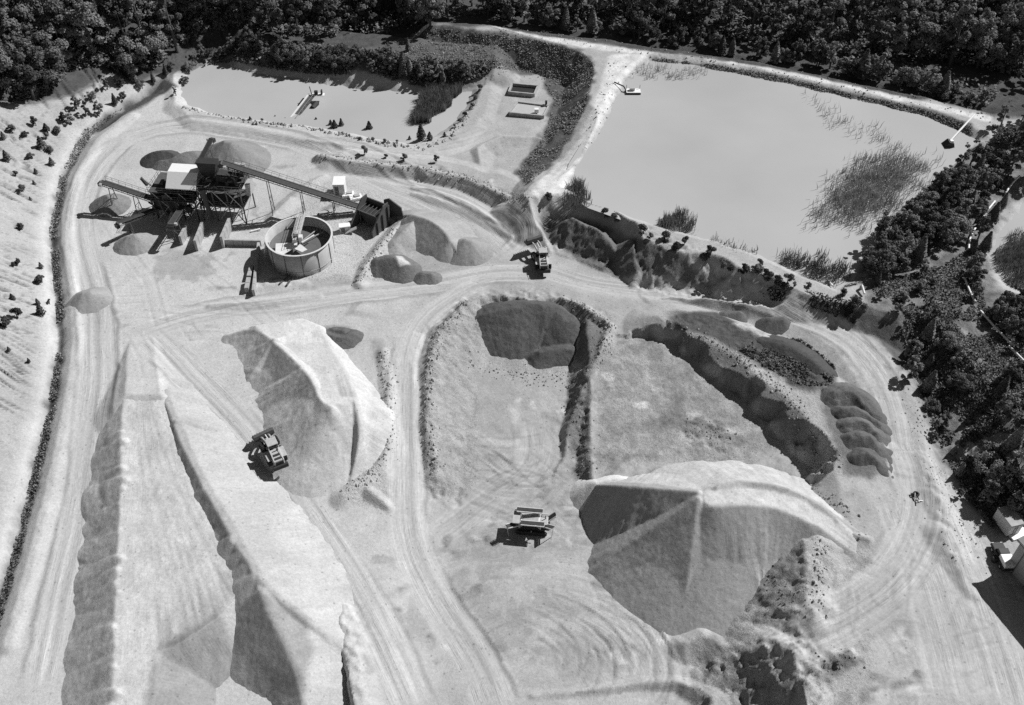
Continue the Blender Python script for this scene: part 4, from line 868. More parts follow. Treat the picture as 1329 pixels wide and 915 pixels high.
# ------------------------------------------------------------------ settling tank
tc_ = place(388, 306, 5.2); tx, ty = tc_.x, tc_.y; tz = top_z(tx, ty); TH = 5.2-tz+.0; TR = 6.35
tank = empty('settling_tank', (tx, ty, tz), 0, 'round pale steel settling tank with a walkway bridge to its centre', 'tank')
MB().lathe([(TR, -.6), (TR, TH), (TR-.12, TH), (TR-.12, .6)], 72).build('tank_wall', M_tank, tank, True)
MB().lathe([(TR-.12, TH-.06), (TR-.12, TH+.06), (TR+.22, TH+.06), (TR+.22, TH-.06), (TR-.12, TH-.06)], 72).build('rim', M_pale, tank)
MB().lathe([(TR+.02, .9), (TR+.10, .9), (TR+.10, 1.05), (TR+.02, 1.05)], 72).build('hoop', M_galv, tank)
for k in range(12):
    a = 6.283*k/12+.2; MB().box(((TR+.05)*math.cos(a), (TR+.05)*math.sin(a), TH/2), (.10, .10, TH-.2), a).build('seam', M_rust, tank)
MB().lathe([(0.01, TH-2.5), (TR-.12, TH-2.2)], 72).build('tank_water', grey('tank_water_surface', .13, .2, var=.15), tank)
br = MB(); by0, by1 = TR+.4, -1.6
br.box((-.35, (by0+by1)/2, TH+.12), (1.25, by0-by1, .10)); bridge = br.build('bridge_deck', M_galv, tank)
for sx in (-1, 1):
    m_ = MB()
    for k in range(7): y_ = by1+(by0-by1)*k/6; m_.bar((-.35+sx*.6, y_, TH+.1), (-.35+sx*.6, y_, TH+1.15), .05)
    for h in (.6, 1.15): m_.bar((-.35+sx*.6, by1, TH+h), (-.35+sx*.6, by0, TH+h), .055)
    m_.build('bridge_railing', M_pale, bridge)
MB().tube([(-.35,0,TH+.2),(-.35,0,TH+.9),(-.35,0,TH+1.05)], [.62,.62,.2], 16).build('drive_unit', M_yellow, tank)
MB().box((.5,-.9,TH+.3), (.7,1.0,.7)).build('control_box', M_pale, tank)
MB().tube([(-.35,0,TH+.2),(-.35,0,.8)], .18, 10).build('shaft', M_steel, tank)
MB().prism([(-.5,-.3),(-4.7,-.6),(-4.3,-3.2),(-2.6,-4.1),(-.5,-1.6)], 'z', TH-1.5, TH-1.42).build('launder_sheet', M_pale, tank)
MB().prism([(.2,-1.0),(1.9,-2.8),(1.0,-3.6),(-.6,-2.6)], 'z', TH-1.3, TH-1.2).build('launder_sheet', M_pale, tank)
for (a, l) in ((.75, 5.6), (1.05, 5.4)): MB().bar((.3*math.cos(a), .3*math.sin(a), TH-1.7), (l*math.cos(a), l*math.sin(a), TH-1.9), .18).build('rake_arm', M_galv, tank)
MB().bar((.6,-1.0,TH-.9), (2.6,1.6,TH-1.0), .3, .12).build('scraper', M_pale, tank)
MB().bar((-TR-1.0,-1.2,.8), (-TR+.1,-.6,TH-1), .5).build('overflow_pipe', M_galv, tank)
MB().tube([(-TR-.6,.6,2.6),(-TR-.2,.8,3.4)], .5, 10).build('outlet_box', M_pale, tank)
# cabinet, basin lid and odds round the tank
def crate(name, u, v, dims, rz, label, mat, cat='box', extra=None):
    p = footed(u, v); e = empty(name, tuple(p), rz, label, cat)
    MB().box((0,0,dims[2]/2), dims).build('cabinet_body', mat, e, bevel=.04)
    MB().box((0,0,dims[2]+.06), (dims[0]+.15, dims[1]+.15, .12)).build('lid', M_white, e, bevel=.03)
    MB().box((-dims[0]*.2,-dims[1]/2-.03,dims[2]*.5), (dims[0]*.35,.05,dims[2]*.7)).build('door', M_steel, e)
    return e
e = crate('pump_cabinet', 448, 299, (2.2,1.3,1.3), R(12), 'small pale pump cabinet between the tank and the feed hopper', M_galv)
crate('control_cabinet', 442, 250, (2.4,3.2,3.0), R(2), 'pale control cabin with dark roof front behind the long conveyor', M_pale, 'cabin')
p = footed(421, 278); e = empty('ladle_pan', tuple(p), R(0), 'round flat disc with a long handle lying right of the tank', 'pan')
MB().lathe([(.01,.3),(1.1,.3),(1.15,.45),(1.05,.45),(1.0,.36)], 24).build('disc', M_galv, e); MB().bar((1.0,0,.35), (4.2,-.4,.5), .16).build('handle', M_galv, e)
for k, (u, v, lab) in enumerate([(432,252,'large pale block left of the cabin'),(452,254,'pale block on the slab right of the cabin'),(462,258,'pale block nearest the feed hopper')]):
    p = footed(u, v); e = empty('concrete_slab', tuple(p), R(10*k), 'broken '+lab, 'slab'); MB().box((0,0,.3), (2.6,1.8,.6)).build('slab_body', M_white, e, bevel=.06); MB().box((.3,.2,.72), (1.2,.9,.24)).build('slab_chip', M_conc, e, bevel=.04)
# ------------------------------------------------------------------ feed hopper dug into the ramp
hp = footed(484, 292); HRZ = R(-32)
hop = empty('feed_hopper', tuple(hp), HRZ, 'dark steel feed hopper with tall wing walls at the foot of the long conveyor', 'hopper')
MB().prism([(-2.6,-.4),(2.6,-.4),(2.9,4.6),(-2.9,4.6)], 'y', 2.2, 2.45).build('back_plate', M_rust, hop)
for sx in (-1, 1):
    MB().prism([(-3.6,-.4),(2.2,-.4),(2.2,5.4),(.6,5.4),(-3.6,1.6)], 'x', sx*2.75-.12, sx*2.75+.12).build('wing_wall', M_rust, hop)
    for k in range(3): MB().bar((sx*3.0,-2.0+1.8*k,-.2), (sx*3.0,-2.0+1.8*k,2.9+.9*k), .2).build('stiffener', M_dark, hop)
MB().prism([(-2.5,3.4),(2.5,3.4),(1.0,.9),(-1.0,.9)], 'y', -1.0, 2.1).build('hopper_funnel', M_dark, hop)
for k in range(6): MB().bar((-2.4+.95*k,-1.0,3.55), (-2.4+.95*k,2.1,3.75), .14).build('grate_bar', M_steel, hop)
MB().bar((-2.9,-1.1,3.5), (2.9,-1.1,3.5), .2).build('front_beam', M_steel, hop)
for sx in (-1, 1): MB().bar((sx*2.2,-1.0,3.4), (sx*2.2,-1.0,-.3), .24).build('leg', M_steel, hop)
MB().prism([(-.2,0),(5.2,0),(4.6,3.6),(1.6,4.8),(.2,4.0)], 'y', 4.0, 4.25).build('tip_wall', M_rust, hop)
MB().bar((-1.2,-3.8,1.2), (-3.0,-5.4,.2), .9, .12).build('apron_plate', M_galv, hop)

# ------------------------------------------------------------------ wheel loaders
def wheel(parent, x, y, r=.86, w=.72):
    e = empty('wheel', (x, y, r)); e.parent = parent
    prof = [(r*.52,-w*.42),(r*.9,-w*.5),(r,-w*.34),(r,w*.34),(r*.9,w*.5),(r*.52,w*.42)]
    m_ = MB(); n_ = 24
    for i, (rr, xx) in enumerate(prof): m_.v += [(xx, rr*math.cos(6.2832*k/n_), rr*math.sin(6.2832*k/n_)) for k in range(n_)]
    for i in range(len(prof)-1): m_.f += [(i*n_+k, i*n_+(k+1) % n_, (i+1)*n_+(k+1) % n_, (i+1)*n_+k) for k in range(n_)]
    for k in range(20):
        a = 6.2832*k/20; m_.box((0, (r+.02)*math.cos(a), (r+.02)*math.sin(a)), (w*.86, .09, .12), 0, a)
    m_.build('tyre', M_tyre, e)
    MB().tube([(-w*.3,0,0),(w*.3,0,0)], r*.54, 18).build('rim', M_yellow, e)
    return e
def loader(u, v, heading, bend, bucket_up, label):
    x, y, z = g1(u, v); z = top_z(x, y)
    L_ = empty('wheel_loader', (x, y, z), heading, label, 'wheel loader', 'wheel loaders')
    for sx in (-1, 1): wheel(L_, sx*1.22, -1.75)
    # rear frame: engine hood, grille, counterweight, cab
    MB().prism([(-4.0,.95),(-4.1,1.5),(-3.8,2.35),(-1.2,2.55),(-1.0,1.0)], 'x', -.82, .82).build('engine_hood', M_yellow, L_, bevel=.10)
    MB().box((0,-4.12,1.25), (2.5,.55,.8)).build('counterweight', M_dark, L_, bevel=.1)
    MB().box((0,-4.0,1.98), (1.3,.10,.62)).build('grille', M_dark, L_)
    for k in range(2): MB().box((0,-2.6-.75*k,2.49-.06*k), (1.1,.42,.08)).build('hood_vent', M_dark, L_)
    MB().tube([(.45,-1.75,2.5),(.45,-1.75,3.35)], .10, 10).build('exhaust', M_dark, L_)
    for sx in (-1, 1):
        MB().box((sx*1.22,-1.75,1.86), (.74,2.2,.08)).build('fender', M_yellow, L_, bevel=.03)
        MB().box((sx*1.10,-.35,1.1), (.5,.7,.8)).build('step', M_dark, L_)
        MB().bar((sx*.78,-3.9,2.45), (sx*.78,-1.3,3.0), .05).build('handrail', M_pale, L_)
    MB().box((0,-1.6,.9), (1.0,4.4,.55)).build('rear_frame', M_dark, L_)
    cab_ = MB().prism([(-1.2,1.6),(.45,1.6),(.6,2.2),(.25,3.4),(-1.15,3.4)], 'x', -.72, .72).build('cab', M_glass, L_, bevel=.05)
    MB().box((0,-.42,3.46), (1.7,1.75,.14)).build('cab_roof', M_yellow, cab_, bevel=.06)
    for sx in (-1, 1):
        for (y0_, y1_) in ((-1.17,-1.13), (.58,.25)): MB().bar((sx*.73,y0_,1.7), (sx*.73,y1_,3.4), .09).build('cab_pillar', M_yellow, cab_)
        MB().box((sx*.95,.5,2.9), (.08,.16,.36)).build('mirror', M_dark, cab_)
    for sx in (-.5, .5): MB().box((sx,.42,3.58), (.22,.12,.16)).build('work_light', M_pale, cab_)
    # front frame turns about the hinge
    fr = empty('front_frame', (0,.35,0), bend); fr.parent = L_
    MB().prism([(0,.7),(0,1.5),(.7,2.2),(1.2,2.2),(1.9,1.2),(1.9,.7)], 'x', -.5, .5).build('loader_tower', M_yellow, fr, bevel=.05)
    MB().bar((-.9,1.25,.86), (.9,1.25,.86), .4).build('axle', M_dark, fr)
    for sx in (-1, 1):
        w_ = wheel(fr, sx*1.22, 1.25)
        bz = 2.7 if bucket_up else .75
        MB().bar((sx*.55,.9,2.1), (sx*.6,2.2,(2.1+bz)/2+.35), .2, .42).build('lift_arm', M_yellow, fr)
        MB().bar((sx*.6,2.15,(2.1+bz)/2+.37), (sx*.6,3.35,bz), .2, .4).build('lift_arm', M_yellow, fr)
        MB().bar((sx*.42,.7,1.2), (sx*.5,2.0,(2.1+bz)/2+.1), .13).build('lift_cylinder', M_pale, fr)
    MB().bar((0,.8,2.25), (0,2.3,(2.1+bz)/2+.75), .16).build('tilt_cylinder', M_pale, fr)
    o_ = bz-.45
    bk = MB().prism([(3.2,o_+.05),(4.75,o_-.06),(4.78,o_+.02),(3.45,o_+.2),(3.25,o_+.65),(3.35,o_+1.15),(3.62,o_+1.42),(3.58,o_+1.5),(3.2,o_+1.25),(3.08,o_+.65)], 'x', -1.72, 1.72).build('bucket', M_rust, fr)
    for sx in (-1.72, 1.72): MB().prism([(3.2,o_+.05),(4.7,o_),(4.1,o_+.7),(3.6,o_+1.46),(3.1,o_+.7)], 'x', sx-.04, sx+.04).build('bucket_side', M_rust, bk)
    for k in range(8): MB().box((-1.5+.43*k,4.85,o_), (.14,.3,.1)).build('bucket_tooth', M_dark, bk)
    return L_
loader(357, 594, R(28), R(6), False, 'wheel loader driving up the diagonal haul road beside the pale sand heaps')
loader(704, 341, R(3), R(24), True, 'wheel loader at the crossroads by the gullied bank with its bucket turned left')

# ------------------------------------------------------------------ mobile screener in the near floor
x, y, z = g1(690, 686)
ms = empty('mobile_screener', (x, y, z), R(-6), 'pale tracked screening machine standing alone on the near pit floor', 'machine')
for sy in (-1, 1):
    MB().prism([(-2.4,.15),(-2.1,.0),(2.1,.0),(2.4,.15),(2.5,.45),(2.2,.8),(-2.2,.8),(-2.5,.45)], 'y', sy*1.1-.22, sy*1.1+.22).build('track', M_tyre, ms, bevel=.05)
MB().box((0,0,1.05), (5.6,1.5,.4)).build('chassis', M_dark, ms)
MB().box((-.2,.1,2.35), (3.0,1.9,.5), 0, R(-8), R(-10)).build('screen_deck', M_pale, ms, bevel=.05)
MB().box((-.2,.1,2.63), (2.5,1.5,.06), 0, R(-8), R(-10)).build('screen_mesh', M_galv, ms)
MB().prism([(-1.3,2.9),(1.3,2.9),(.7,1.6),(-.7,1.6)], 'x', -2.9, -1.8).build('feed_hopper', M_galv, ms)
MB().box((1.9,.1,1.75), (1.2,1.5,1.1)).build('engine_box', M_yellow, ms, bevel=.06)
MB().tube([(2.1,.4,2.3),(2.1,.4,3.0)], .07, 8).build('exhaust', M_dark, ms)
for sx in (-1.9, 1.4):
    for sy in (-1, 1): MB().bar((sx,sy*.85,1.2), (sx,sy*.85,2.7), .12).build('post', M_pale, ms)
for sy in (-1, 1):
    MB().bar((-2.8,sy*.98,2.75), (2.4,sy*.98,2.75), .09).build('side_rail', M_pale, ms)
def arm(a, b, nm):
    a = Vector(a); b = Vector(b); d = (b-a).normalized(); s_ = d.cross(Vector((0,0,1))).normalized(); m_ = MB()
    for k in (-1, 1): m_.bar(a+s_*k*.42, b+s_*k*.42, .09, .2)
    for k in range(7): p_ = a.lerp(b, k/6); m_.bar(p_-s_*.42, p_+s_*.42, .06)
    r_ = m_.build(nm, M_pale, ms); MB().bar(a+Vector((0,0,.12)), b+Vector((0,0,.12)), .62, .05).build('belt', M_belt, r_)
arm((-1.9,-.4,1.6), (-3.7,-1.9,2.6), 'side_conveyor'); arm((2.2,-.3,1.5), (3.4,-1.5,2.7), 'side_conveyor'); arm((2.2,.7,1.5), (3.6,1.2,2.6), 'side_conveyor'); arm((-2.4,1.0,3.3), (1.6,1.0,3.3), 'walkway'); arm((-1.6,-1.15,2.9), (2.0,-1.15,2.9), 'walkway')
for (a, b) in (((-3.7,-1.9,2.5),(-3.4,-1.7,.0)), ((3.4,-1.5,2.6),(3.2,-1.3,0)), ((-1.9,.85,2.7),(1.4,-.85,1.2)), ((-1.9,-.85,1.2),(1.4,.85,2.7))): MB().bar(a, b, .08).build('strut', M_pale, ms)

# ------------------------------------------------------------------ pump jetties on the ponds
a = footed(382, 158)+Vector((0,0,.7)); b = place(405, 124, 1.1)
jt = empty('jetty', tuple(footed(382,158)), 0, 'slanting gangway on floats reaching into the left pond', 'jetty', 'pond pump rafts'); o_ = -Vector(jt.location)
d = (b-a).normalized(); s_ = d.cross(Vector((0,0,1))).normalized()
MB().bar(a+o_, b+o_, 1.5, .18).build('gangway_deck', M_rust, jt)
MB().bar(a+o_-s_*.8+Vector((0,0,.3)), b+o_-s_*.8+Vector((0,0,.3)), .3, .3).build('white_pipe', M_white, jt); MB().bar(a+o_+s_*.8+Vector((0,0,.9)), b+o_+s_*.8+Vector((0,0,.9)), .06).build('handrail', M_galv, jt)
for k in range(7):
    p_ = a.lerp(b, k/6)+o_+s_*.8; MB().bar(p_, p_+Vector((0,0,.9)), .05).build('rail_post', M_galv, jt)
for sx in (-1, 1):
    c = a.lerp(b, .78)+o_+s_*sx*1.7; c.z = -.3-jt.location.z; MB().tube([c-d*1.2, c-d*1.0, c+d*1.0, c+d*1.2], [.4,.7,.7,.4], 14).build('float_drum', M_dark, jt)
c = b+o_; MB().box(c+Vector((1.5,.3,.1)), (3.0,1.3,.16)).build('pump_platform', M_white, jt); MB().box(c+Vector((1.0,.3,.6)), (.8,.8,.9)).build('pump', M_dark, jt); MB().box(c+Vector((2.4,.3,.75)), (.3,.9,1.1)).build('pump_panel', M_dark, jt)
MB().bar(c, c+Vector((-.5,.8,2.0)), .16).build('davit', M_dark, jt)
a = footed(797, 108); b = place(822, 118, 4.9)
rf = empty('pump_raft', (b.x, b.y, 4.5), 0, 'small pump raft moored by a dark hose at the left shore of the big pond', 'raft', 'pond pump rafts'); o_ = -Vector(rf.location)
for sy in (-.8, .8): MB().tube([(-1.7,sy,.1),(1.7,sy,.1)], .32, 10).build('float_drum', M_dark, rf)
MB().box((0,0,.45), (3.4,2.0,.12)).build('raft_deck', M_white, rf); MB().box((-.3,.1,.85), (1.2,.8,.7)).build('pump', M_galv, rf)
for sx in (-1.6, 1.6): MB().bar((sx,.9,.4), (sx,.9,1.5), .09).build('post', M_dark, rf)
MB().tube([a+o_+Vector((0,0,.3)), a.lerp(b,.5)+o_+Vector((0,0,.2)), Vector((-1.7,0,.4))], .16, 8).build('hose', M_dark, rf)
a = footed(1262, 156)+Vector((0,0,1.5)); b = place(1232, 184, 5.4)
p3 = empty('pump_raft', (b.x, b.y, 4.5), 0, 'dark pump hood at the end of a pale pipe in the far right shallows', 'raft', 'pond pump rafts'); o_ = -Vector(p3.location)
MB().tube([a+o_, b+o_], .22, 10).build('pipe', M_white, p3)
MB().prism([(-1.6,-.4),(1.3,-.4),(.8,1.0),(-.2,1.2)], 'y', -.9, .9).build('pump_hood', M_dark, p3); MB().box((.5,0,1.15), (.7,.7,.2)).build('hood_lid', M_white, p3)
# ------------------------------------------------------------------ concrete basins between the ponds
def basin(px, depth, label, fillv, mat_fill, rim=.35, h=.9):
    q = [footed(*p_) for p_ in px]; c = sum(q, Vector())/4; z0 = max(p_.z for p_ in q)
    e = empty('settling_basin', (c.x, c.y, z0), 0, label, 'basin', 'concrete basins'); l_ = [Vector((p_.x-c.x, p_.y-c.y, 0)) for p_ in q]
    for i in range(4):
        MB().bar(l_[i]+Vector((0,0,h/2-.4)), l_[(i+1) % 4]+Vector((0,0,h/2-.4)), rim, h+.8).build('basin_wall', M_conc, e)
    m_ = MB(); m_.add([p_*.97+Vector((0,0,h-depth)) for p_ in l_]+[p_*.97+Vector((0,0,h-depth-.1)) for p_ in l_], [(0,1,2,3),(7,6,5,4),(0,4,5,1),(1,5,6,2),(2,6,7,3),(3,7,4,0)]); m_.build('basin_fill', mat_fill, e)
    return e
basin([(665,112),(698,115),(693,126),(660,123)], .7, 'dark-filled rectangular concrete basin between the two ponds', .03, grey('basin_dark', .04, .25, var=.2), h=.9)
bs = basin([(672,136),(712,141),(705,154),(661,150)], .35, 'pale-filled rectangular concrete basin in front of the dark one', .4, grey('basin_pale', .42, .6, var=.08), h=.9)
MB().box((1.6,-1.6,1.3), (1.0,.9,.9)).build('pump_box', M_white, bs); MB().box((4.0,2.0,1.2), (.5,.5,1.2)).build('valve', M_dark, bs)
# ------------------------------------------------------------------ yard buildings at the right edge
c0 = place(1325, 701, 6.2+1.0); dirv = Vector((.35,-.937,0)); nrm = Vector((.937,.35,0)); ang_ = math.atan2(dirv.y, dirv.x)
def hall(corner, L_, W_, ez, rise, label, zg=1.0):
    e = empty('yard_hall', (corner.x, corner.y, zg), ang_, label, 'hall', 'yard halls'); h = ez-zg
    MB().prism([(0,-.3),(W_,-.3),(W_,h),(W_/2,h+rise),(0,h)], 'x', .15, L_-.15).build('wall', M_wall, e)
    for sgn in (0, 1):
        y0_, y1_ = (-.35, W_/2) if sgn == 0 else (W_/2, W_+.35)
        za, zb = (h-.12, h+rise) if sgn == 0 else (h+rise, h-.12)
        MB().prism([(y0_,za+.03),(y1_,zb+.03),(y1_,zb+.2),(y0_,za+.2)], 'x', -.3, L_+.3).build('roof', M_roof, e)
    for k in range(int(L_/2.4)): MB().box((1.4+2.4*k,-.03,h*.5), (.12,.10,h)).build('wall_post', M_steel, e)
    MB().box((L_*.5,-.06,1.6), (3.0,.10,3.2)).build('door', M_steel, e)
    MB().bar((-.3,-.42,h-.05), (L_+.3,-.42,h-.05), .16).build('gutter', M_dark, e)
    return e
hall(c0, 11.0, 9.0, 7.2, 1.4, 'grey gabled hall cut by the right edge beside the parked pickup')
hall(c0+dirv*13.0+Vector((.4,.2,-.2)), 12.0, 9.0, 6.8, 1.4, 'grey gabled hall cut by the lower right edge of the yard')
p = footed(1322, 700); e = empty('concrete_pad', (p.x, p.y, p.z), ang_, 'bright concrete apron behind the upper yard hall', 'slab'); MB().box((-2.2,2.0,.12), (4.4,6.0,.3)).build('apron_slab', M_white, e); MB().box((-4.3,2.0,.3), (.3,6.2,.5)).build('kerb', M_conc, e)
# site container
p = footed(1304, 683); e = empty('site_container', tuple(p), R(14), 'pale box-shaped site container standing in the bushes right of the road', 'container')
MB().box((0,0,1.35), (2.1,3.4,2.4)).build('container_body', M_pale, e, bevel=.03)
MB().box((0,0,2.6), (2.25,3.55,.1)).build('container_roof', M_conc, e, bevel=.02)
for k in range(7): MB().box((-1.06,-1.45+.48*k,1.35), (.06,.10,2.2)).build('wall_rib', M_pale, e)
for sy in (-1.72,): 
    for sx in (-.52, .52): MB().box((sx,sy,1.3), (.95,.06,2.1)).build('door', M_pale, e); MB().bar((sx*.4,sy-.06,.4), (sx*.4,sy-.06,2.2), .05).build('lock_rod', M_steel, e)
for sx in (-.9, .9):
    for sy in (-1.5, 1.5): MB().box((sx,sy,.07), (.25,.25,.3)).build('foot', M_dark, e)
# pickup
p = footed(1299, 726); pk = empty('pickup_truck', (p.x, p.y, p.z), R(2), 'dark pickup with a white canopy parked beside the yard hall', 'pickup')
MB().prism([(-2.3,.45),(2.3,.45),(2.35,.75),(2.2,.98),(1.2,1.06),(-2.3,1.06)], 'x', -.85, .85).build('body', M_dark, pk, bevel=.06)
MB().prism([(-.2,1.05),(1.2,1.05),(.75,1.68),(-.1,1.70)], 'x', -.74, .74).build('cab_glass', M_glass, pk, bevel=.04)
MB().box((0,.3,1.73), (1.42,.9,.08)).build('cab_roof', M_dark, pk, bevel=.03)
MB().box((0,-1.25,1.42), (1.62,2.0,.75)).build('canopy', M_white, pk, bevel=.07)
for sx in (-.8, .8):
    for sy in (-1.4, 1.45):
        w_ = empty('wheel', (sx, sy, .36)); w_.parent = pk; MB().tube([(-.12,0,0),(.12,0,0)], .36, 16).build('tyre', M_tyre, w_); MB().tube([(-.13,0,0),(.13,0,0)], .2, 12).build('rim', M_galv, w_)
    MB().box((sx*.8,2.31,.85), (.35,.08,.16)).build('headlight', M_pale, pk); MB().box((sx*.9,-2.31,.85), (.16,.06,.3)).build('tail_light', M_rust, pk); MB().box((sx*1.2,.95,1.2), (.16,.1,.14)).build('mirror', M_dark, pk)
MB().box((0,2.4,.5), (1.6,.14,.2)).build('bumper', M_galv, pk)
p = footed(1290, 728); e = empty('oil_drum', tuple(p), 0, 'dark upright drum left of the parked pickup', 'drum'); MB().tube([(0,0,0),(0,0,.95)], .42, 18).build('drum_body', M_dark, e); MB().lathe([(.42,.3),(.46,.33),(.42,.36)], 18).build('hoop', M_rust, e); MB().lathe([(.42,.62),(.46,.65),(.42,.68)], 18).build('hoop', M_rust, e)
# scrap on the right road
p = footed(1190, 648); e = empty('scrap_heap', tuple(p), R(30), 'small tangle of dark scrap lying on the right haul road', 'scrap')
for k in range(6): MB().bar((random.uniform(-.7,.7), random.uniform(-1.0,1.0), .1), (random.uniform(-.8,.8), random.uniform(-1.2,1.2), random.uniform(.3,.8)), .13).build('scrap_bar', M_dark if k % 2 else M_galv, e)
MB().lathe([(.25,0),(.5,.05),(.5,.25),(.25,.3),(.22,.15),(.25,0)], 16, (.5,.7,.05)).build('old_tyre', M_tyre, e)
# scrap timber, blocks and pipes below the tank
for k, (u, v, a_, l_, mt, lab) in enumerate([(378,357,.1,2.6,M_conc,'pale plank lying below the settling tank'),(370,364,1.0,3.0,M_rust,'dark beam lying below the settling tank'),(376,366,1.3,2.6,M_rust,'second dark beam lying below the settling tank'),(358,362,.15,2.2,M_conc,'short pale beam left below the settling tank'),(188,236,-.9,3.6,M_rust,'long dark pipe lying on the yard left of the plant'),(332,300,.4,2.0,M_white,'pale plate at the left side of the settling tank'),(402,350,.5,5.0,M_white,'long pale pipe curving along the foot of the tank')]):
    p = footed(u, v); e = empty('beam', (p.x, p.y, p.z), a_, lab, 'beam'); MB().bar((-l_/2,0,.2), (l_/2,0,.25), .3, .26).build('beam_body', mt, e); MB().box((l_*.3,0,.06), (.3,.6,.2)).build('bearer', M_conc, e)
# pipeline through the bushes on the right, in lengths
pipes = [[(1322,231),(1312,241),(1304,253)],[(1290,264),(1280,276),(1272,288)],[(1272,290),(1262,302),(1257,314),(1256,326)],[(1251,364),(1256,378),(1264,394)],[(1271,406),(1290,428),(1312,450)],[(1308,452),(1318,462),(1330,474)]]
for k, px in enumerate(pipes):
    q = smooth_line(GP(px), 2); c = q[0]
    e = empty('pipe_length', tuple(c), 0, ['topmost','second','third','fourth','fifth and longest','lowest'][k]+' length of pale pipe lying through the bushes at the right', 'pipe', 'lengths of the pale pipeline')
    MB().tube([(a[0]-c[0], a[1]-c[1], a[2]-c[2]+.55) for a in q], .19, 10).build('tube', M_white, e, True)
    a = q[-1]-c; MB().tube([(a[0],a[1],a[2]+.55-.0), (a[0]+.05,a[1]-.25,a[2]+.55)], .26, 10).build('flange', M_galv, e)
    for a in (q[1]-c, q[-2]-c): MB().box((a[0],a[1],a[2]+.18), (.5,.3,.5)).build('pipe_rest', M_conc, e)
for k, (px, lab) in enumerate([([(1071,366),(1080,374)],'short pale pipe at the lower corner of the big pond'),([(1117,375),(1121,384)],'short pale post-like pipe beside the corner bush of the big pond')]):
    q = GP(px); c = q[0]; e = empty('pipe_stub', tuple(c), 0, lab, 'pipe', 'short pond pipes'); MB().tube([(0,0,.9),(q[1][0]-c[0],q[1][1]-c[1],q[1][2]-c[2]+.5)], .2, 10).build('tube', M_white, e); MB().box((0,0,.35), (.4,.4,.9)).build('pipe_rest', M_conc, e)

# ------------------------------------------------------------------ vegetation
def rnd_dirs(n):
    v = rng.normal(size=(n, 3)); return v/np.linalg.norm(v, axis=1)[:, None]
def leaf_cloud(name, C, D, size, flat=.5, quad=True):
    """leaf clump cards at C, facing roughly D"""
    n_ = len(C); D = D+rnd_dirs(n_)*flat; D /= np.linalg.norm(D, axis=1)[:, None]
    T = np.cross(D, rnd_dirs(n_)); T /= np.linalg.norm(T, axis=1)[:, None]; Bv = np.cross(D, T)
    sz = np.asarray(size)*(.6+.8*rng.random(n_)); sz = sz[:, None]
    j = lambda: (.75+.5*rng.random((n_, 1)))
    v = np.stack([C-T*sz*j()-Bv*sz*.3, C-Bv*sz*j()+T*sz*.2, C+T*sz*j()+Bv*sz*.3, C+Bv*sz*j()-T*sz*.2+D*sz*.25], 1).reshape(-1, 3)
    return npmesh(name, v, np.arange(n_*4).reshape(-1, 4), False)
def lobes(n, h0, h1, rx, seed):
    r_ = np.random.default_rng(seed); out = []
    for i in range(n):
        t = (i+.5)/n; z = h0+(h1-h0)*t; k = math.sin(math.pi*(.16+.8*t))**.7; a = r_.random()*6.28; d = rx*k*(.25+.5*r_.random())
        f_ = 1.0 if n < 12 else .72; out.append((d*math.cos(a)*(1.45 if n >= 12 else 1), d*math.sin(a)*(1.45 if n >= 12 else 1), z+r_.normal()*.02*h1, rx*k*(.34+.34*r_.random())*f_))
    return out
def make_tree(h, rx, nl, nleaf, seed, crown_from=.22, leaf=.36, mat=None):
    r_ = np.random.default_rng(seed); lb = lobes(nl, h*(crown_from+.12), h*.93, rx, seed); C = []; D = []
    w_ = np.array([l[3]**2 for l in lb]); cnt = (w_/w_.sum()*nleaf).astype(int)
    for (lx, ly, lz, lr), k in zip(lb, cnt):
        d_ = rnd_dirs(k); d_[:, 2] = np.where(d_[:, 2] < -.3, -d_[:, 2]*.6, d_[:, 2]); rr = lr*(.5+.68*rng.random((k, 1))**.75); rr *= 1+.25*fbm(d_[:, :1]*3+lx, d_[:, 1:2]*3+d_[:, 2:]*2+ly, seed, 3)
        C.append(np.array([lx, ly, lz])+d_*rr*np.array([1, 1, .95])); D.append(d_+np.array([0, 0, .25]))
    crown = leaf_cloud('crown', np.vstack(C), np.vstack(D), leaf, .55); crown.materials.append(mat or M_leaf)
    t = MB(); lean = r_.normal(size=2)*.25
    tr = h*.016+.05; t.tube([(0,0,-.4),(lean[0]*.3,lean[1]*.3,h*.25),(lean[0]*.7,lean[1]*.7,h*.5),(lean[0],lean[1],h*.82)], [tr*1.35,tr,tr*.7,tr*.22], 7)
    for (lx, ly, lz, lr) in lb[:6]:
        z0 = max(h*.2, lz-lr*1.3); t.tube([(lean[0]*z0/h,lean[1]*z0/h,z0),(lx*.55,ly*.55,(z0+lz)/2),(lx,ly,lz)], [tr*.5,tr*.33,tr*.12], 5)
    tm = t.mesh('trunk'); tm.materials.append(M_bark)
    return tm, crown
def make_pine(h, r0, n_, seed, mat):
    zz = rng.random(n_)**.8; a = rng.random(n_)*6.283; lay = .75+.25*np.sin(zz*h*9); rr = r0*(1-zz)**.8*lay*(.45+.55*rng.random(n_)**.5)+.03
    C = np.c_[rr*np.cos(a), rr*np.sin(a), .12*h+zz*h*.88]; D = np.c_[np.cos(a), np.sin(a), np.full(n_, .7)]
    me = leaf_cloud('crown', C, D, .13+.02*h, .5); me.materials.append(mat); t = MB().tube([(0,0,-.2),(0,0,h*.9)], [.07+.012*h,.02], 6).mesh('trunk'); t.materials.append(M_bark); return t, me
